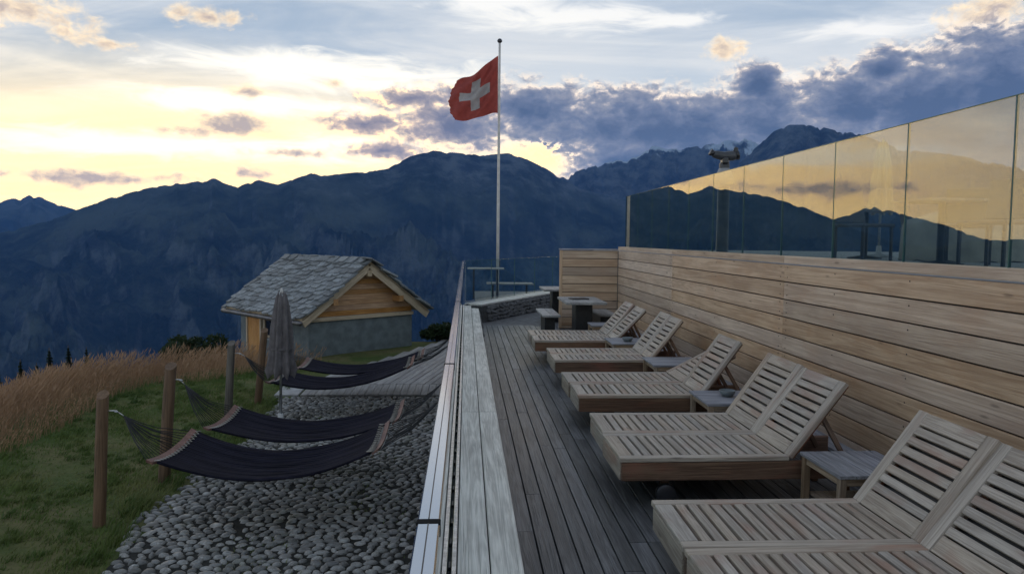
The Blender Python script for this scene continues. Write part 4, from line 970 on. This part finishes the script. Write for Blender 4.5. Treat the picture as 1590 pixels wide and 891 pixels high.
# ------------------------------------------------------------------ shrubs and conifers beyond the crest
def leafcloud(name, lumps, n, size, mat, parent):
    lw = np.array([l[3] ** 2 for l in lumps]); idx = rng.choice(len(lumps), n, p=lw / lw.sum()); L = np.array(lumps)[idx]
    dv = rng.normal(size=(n, 3)); dv /= np.linalg.norm(dv, axis=1)[:, None]; rr = rng.uniform(.35, 1.08, n) ** .6
    c = L[:, :3] + dv * (L[:, 3] * rr)[:, None] * np.array([1, 1, .9])
    a = rng.normal(size=(n, 3)); a /= np.linalg.norm(a, axis=1)[:, None]; b = np.cross(a, rng.normal(size=(n, 3))); b /= np.linalg.norm(b, axis=1)[:, None]
    s = rng.uniform(.6, 1.3, n)[:, None] * size
    V = np.stack([c - a * s, c + b * s * .45, c + a * s, c - b * s * .45], 1).reshape(-1, 3)
    return mobj(name, fastmesh(name, V, np.arange(4 * n).reshape(-1, 4)), mat, parent)
def shrub(label, x, y, r, h, n, seed):
    rs = random.Random(seed); z0 = float(gz(x, y)); t = thing('shrub', label, 'shrub', (x, y, z0))
    lumps = [(rs.uniform(-.7, .7) * r, rs.uniform(-.7, .7) * r, h * rs.uniform(.35, .82), r * rs.uniform(.28, .5)) for _ in range(16)]
    leafcloud('foliage', lumps, n, .055, 'leaf', t)
    mobj('stem', tubes([[(0, 0, -.1), (l[0] * .5, l[1] * .5, l[2] * .5), l[:3]] for l in lumps], .018, 5), 'bark', t)
shrub('round dark green shrub behind the dry grass, left of the hut', -7.75, 22.2, 1.0, 2.75, 14000, 1)
shrub('low dark shrub between the hut and the glass balustrade', -.8, 20.6, .45, .62, 4000, 2)
shrub('small dark shrub showing over the dry grass crest', -12.6, 27, 1.2, 2.2, 6000, 3)
def spruce(label, x, y, h, seed):
    rs = random.Random(seed); z0 = float(gz(x, y)); t = thing('spruce_tree', label, 'tree', (x, y, z0), 0, 'spruces below the grass crest')
    mobj('trunk', lathe([(.16, -.2), (.10, h * .5), (.02, h)], 8), 'bark', t)
    V = []; z = h * .15
    while z < h * .99:
        rr = (h - z) * .23 + .02; nb = 11
        for k in range(nb):
            a = rs.uniform(0, 2 * math.pi); L = rr * rs.uniform(.6, 1.1)
            for q in range(9):
                s = (q + .5) / 9; c = Vector((math.cos(a) * L * s, math.sin(a) * L * s, z - L * .35 * s + rs.uniform(-.05, .05)))
                sd_ = Vector((-math.sin(a), math.cos(a), 0)) * (.25 + .75 * (1 - s)) * min(.2, .04 + rr * .22) * rs.uniform(.7, 1.4); fw = Vector((math.cos(a), math.sin(a), -.3)) * min(.18, rr * .5)
                V += [c - sd_ - fw * .2, c + fw * .6, c + sd_ - fw * .2 + Vector((0, 0, -.06)), c - fw]
        z += .16 + .015 * (h - z)
    V = np.array(V); mobj('crown', fastmesh('crown', V, np.arange(len(V)).reshape(-1, 4)), 'needle', t)
for i, (x, y, zt) in enumerate([(-24.0, 44, -4.64), (-24.5, 47, -4.93), (-23.3, 40, -4.67), (-23.6, 42, -5.19), (-23.2, 38, -4.84), (-25.9, 52, -5.79)]):     # zt: height of the tip above the deck
    spruce(['tallest dark spruce tip over the grass crest at left', 'second spruce tip over the grass crest, right of the tallest', 'low spruce tip left of the tallest one', 'short spruce tip just left of the tallest one', 'leftmost spruce tip at the picture edge', 'rightmost small spruce tip over the grass crest'][i], x, y, zt - float(gz(x, y)), 30 + i)
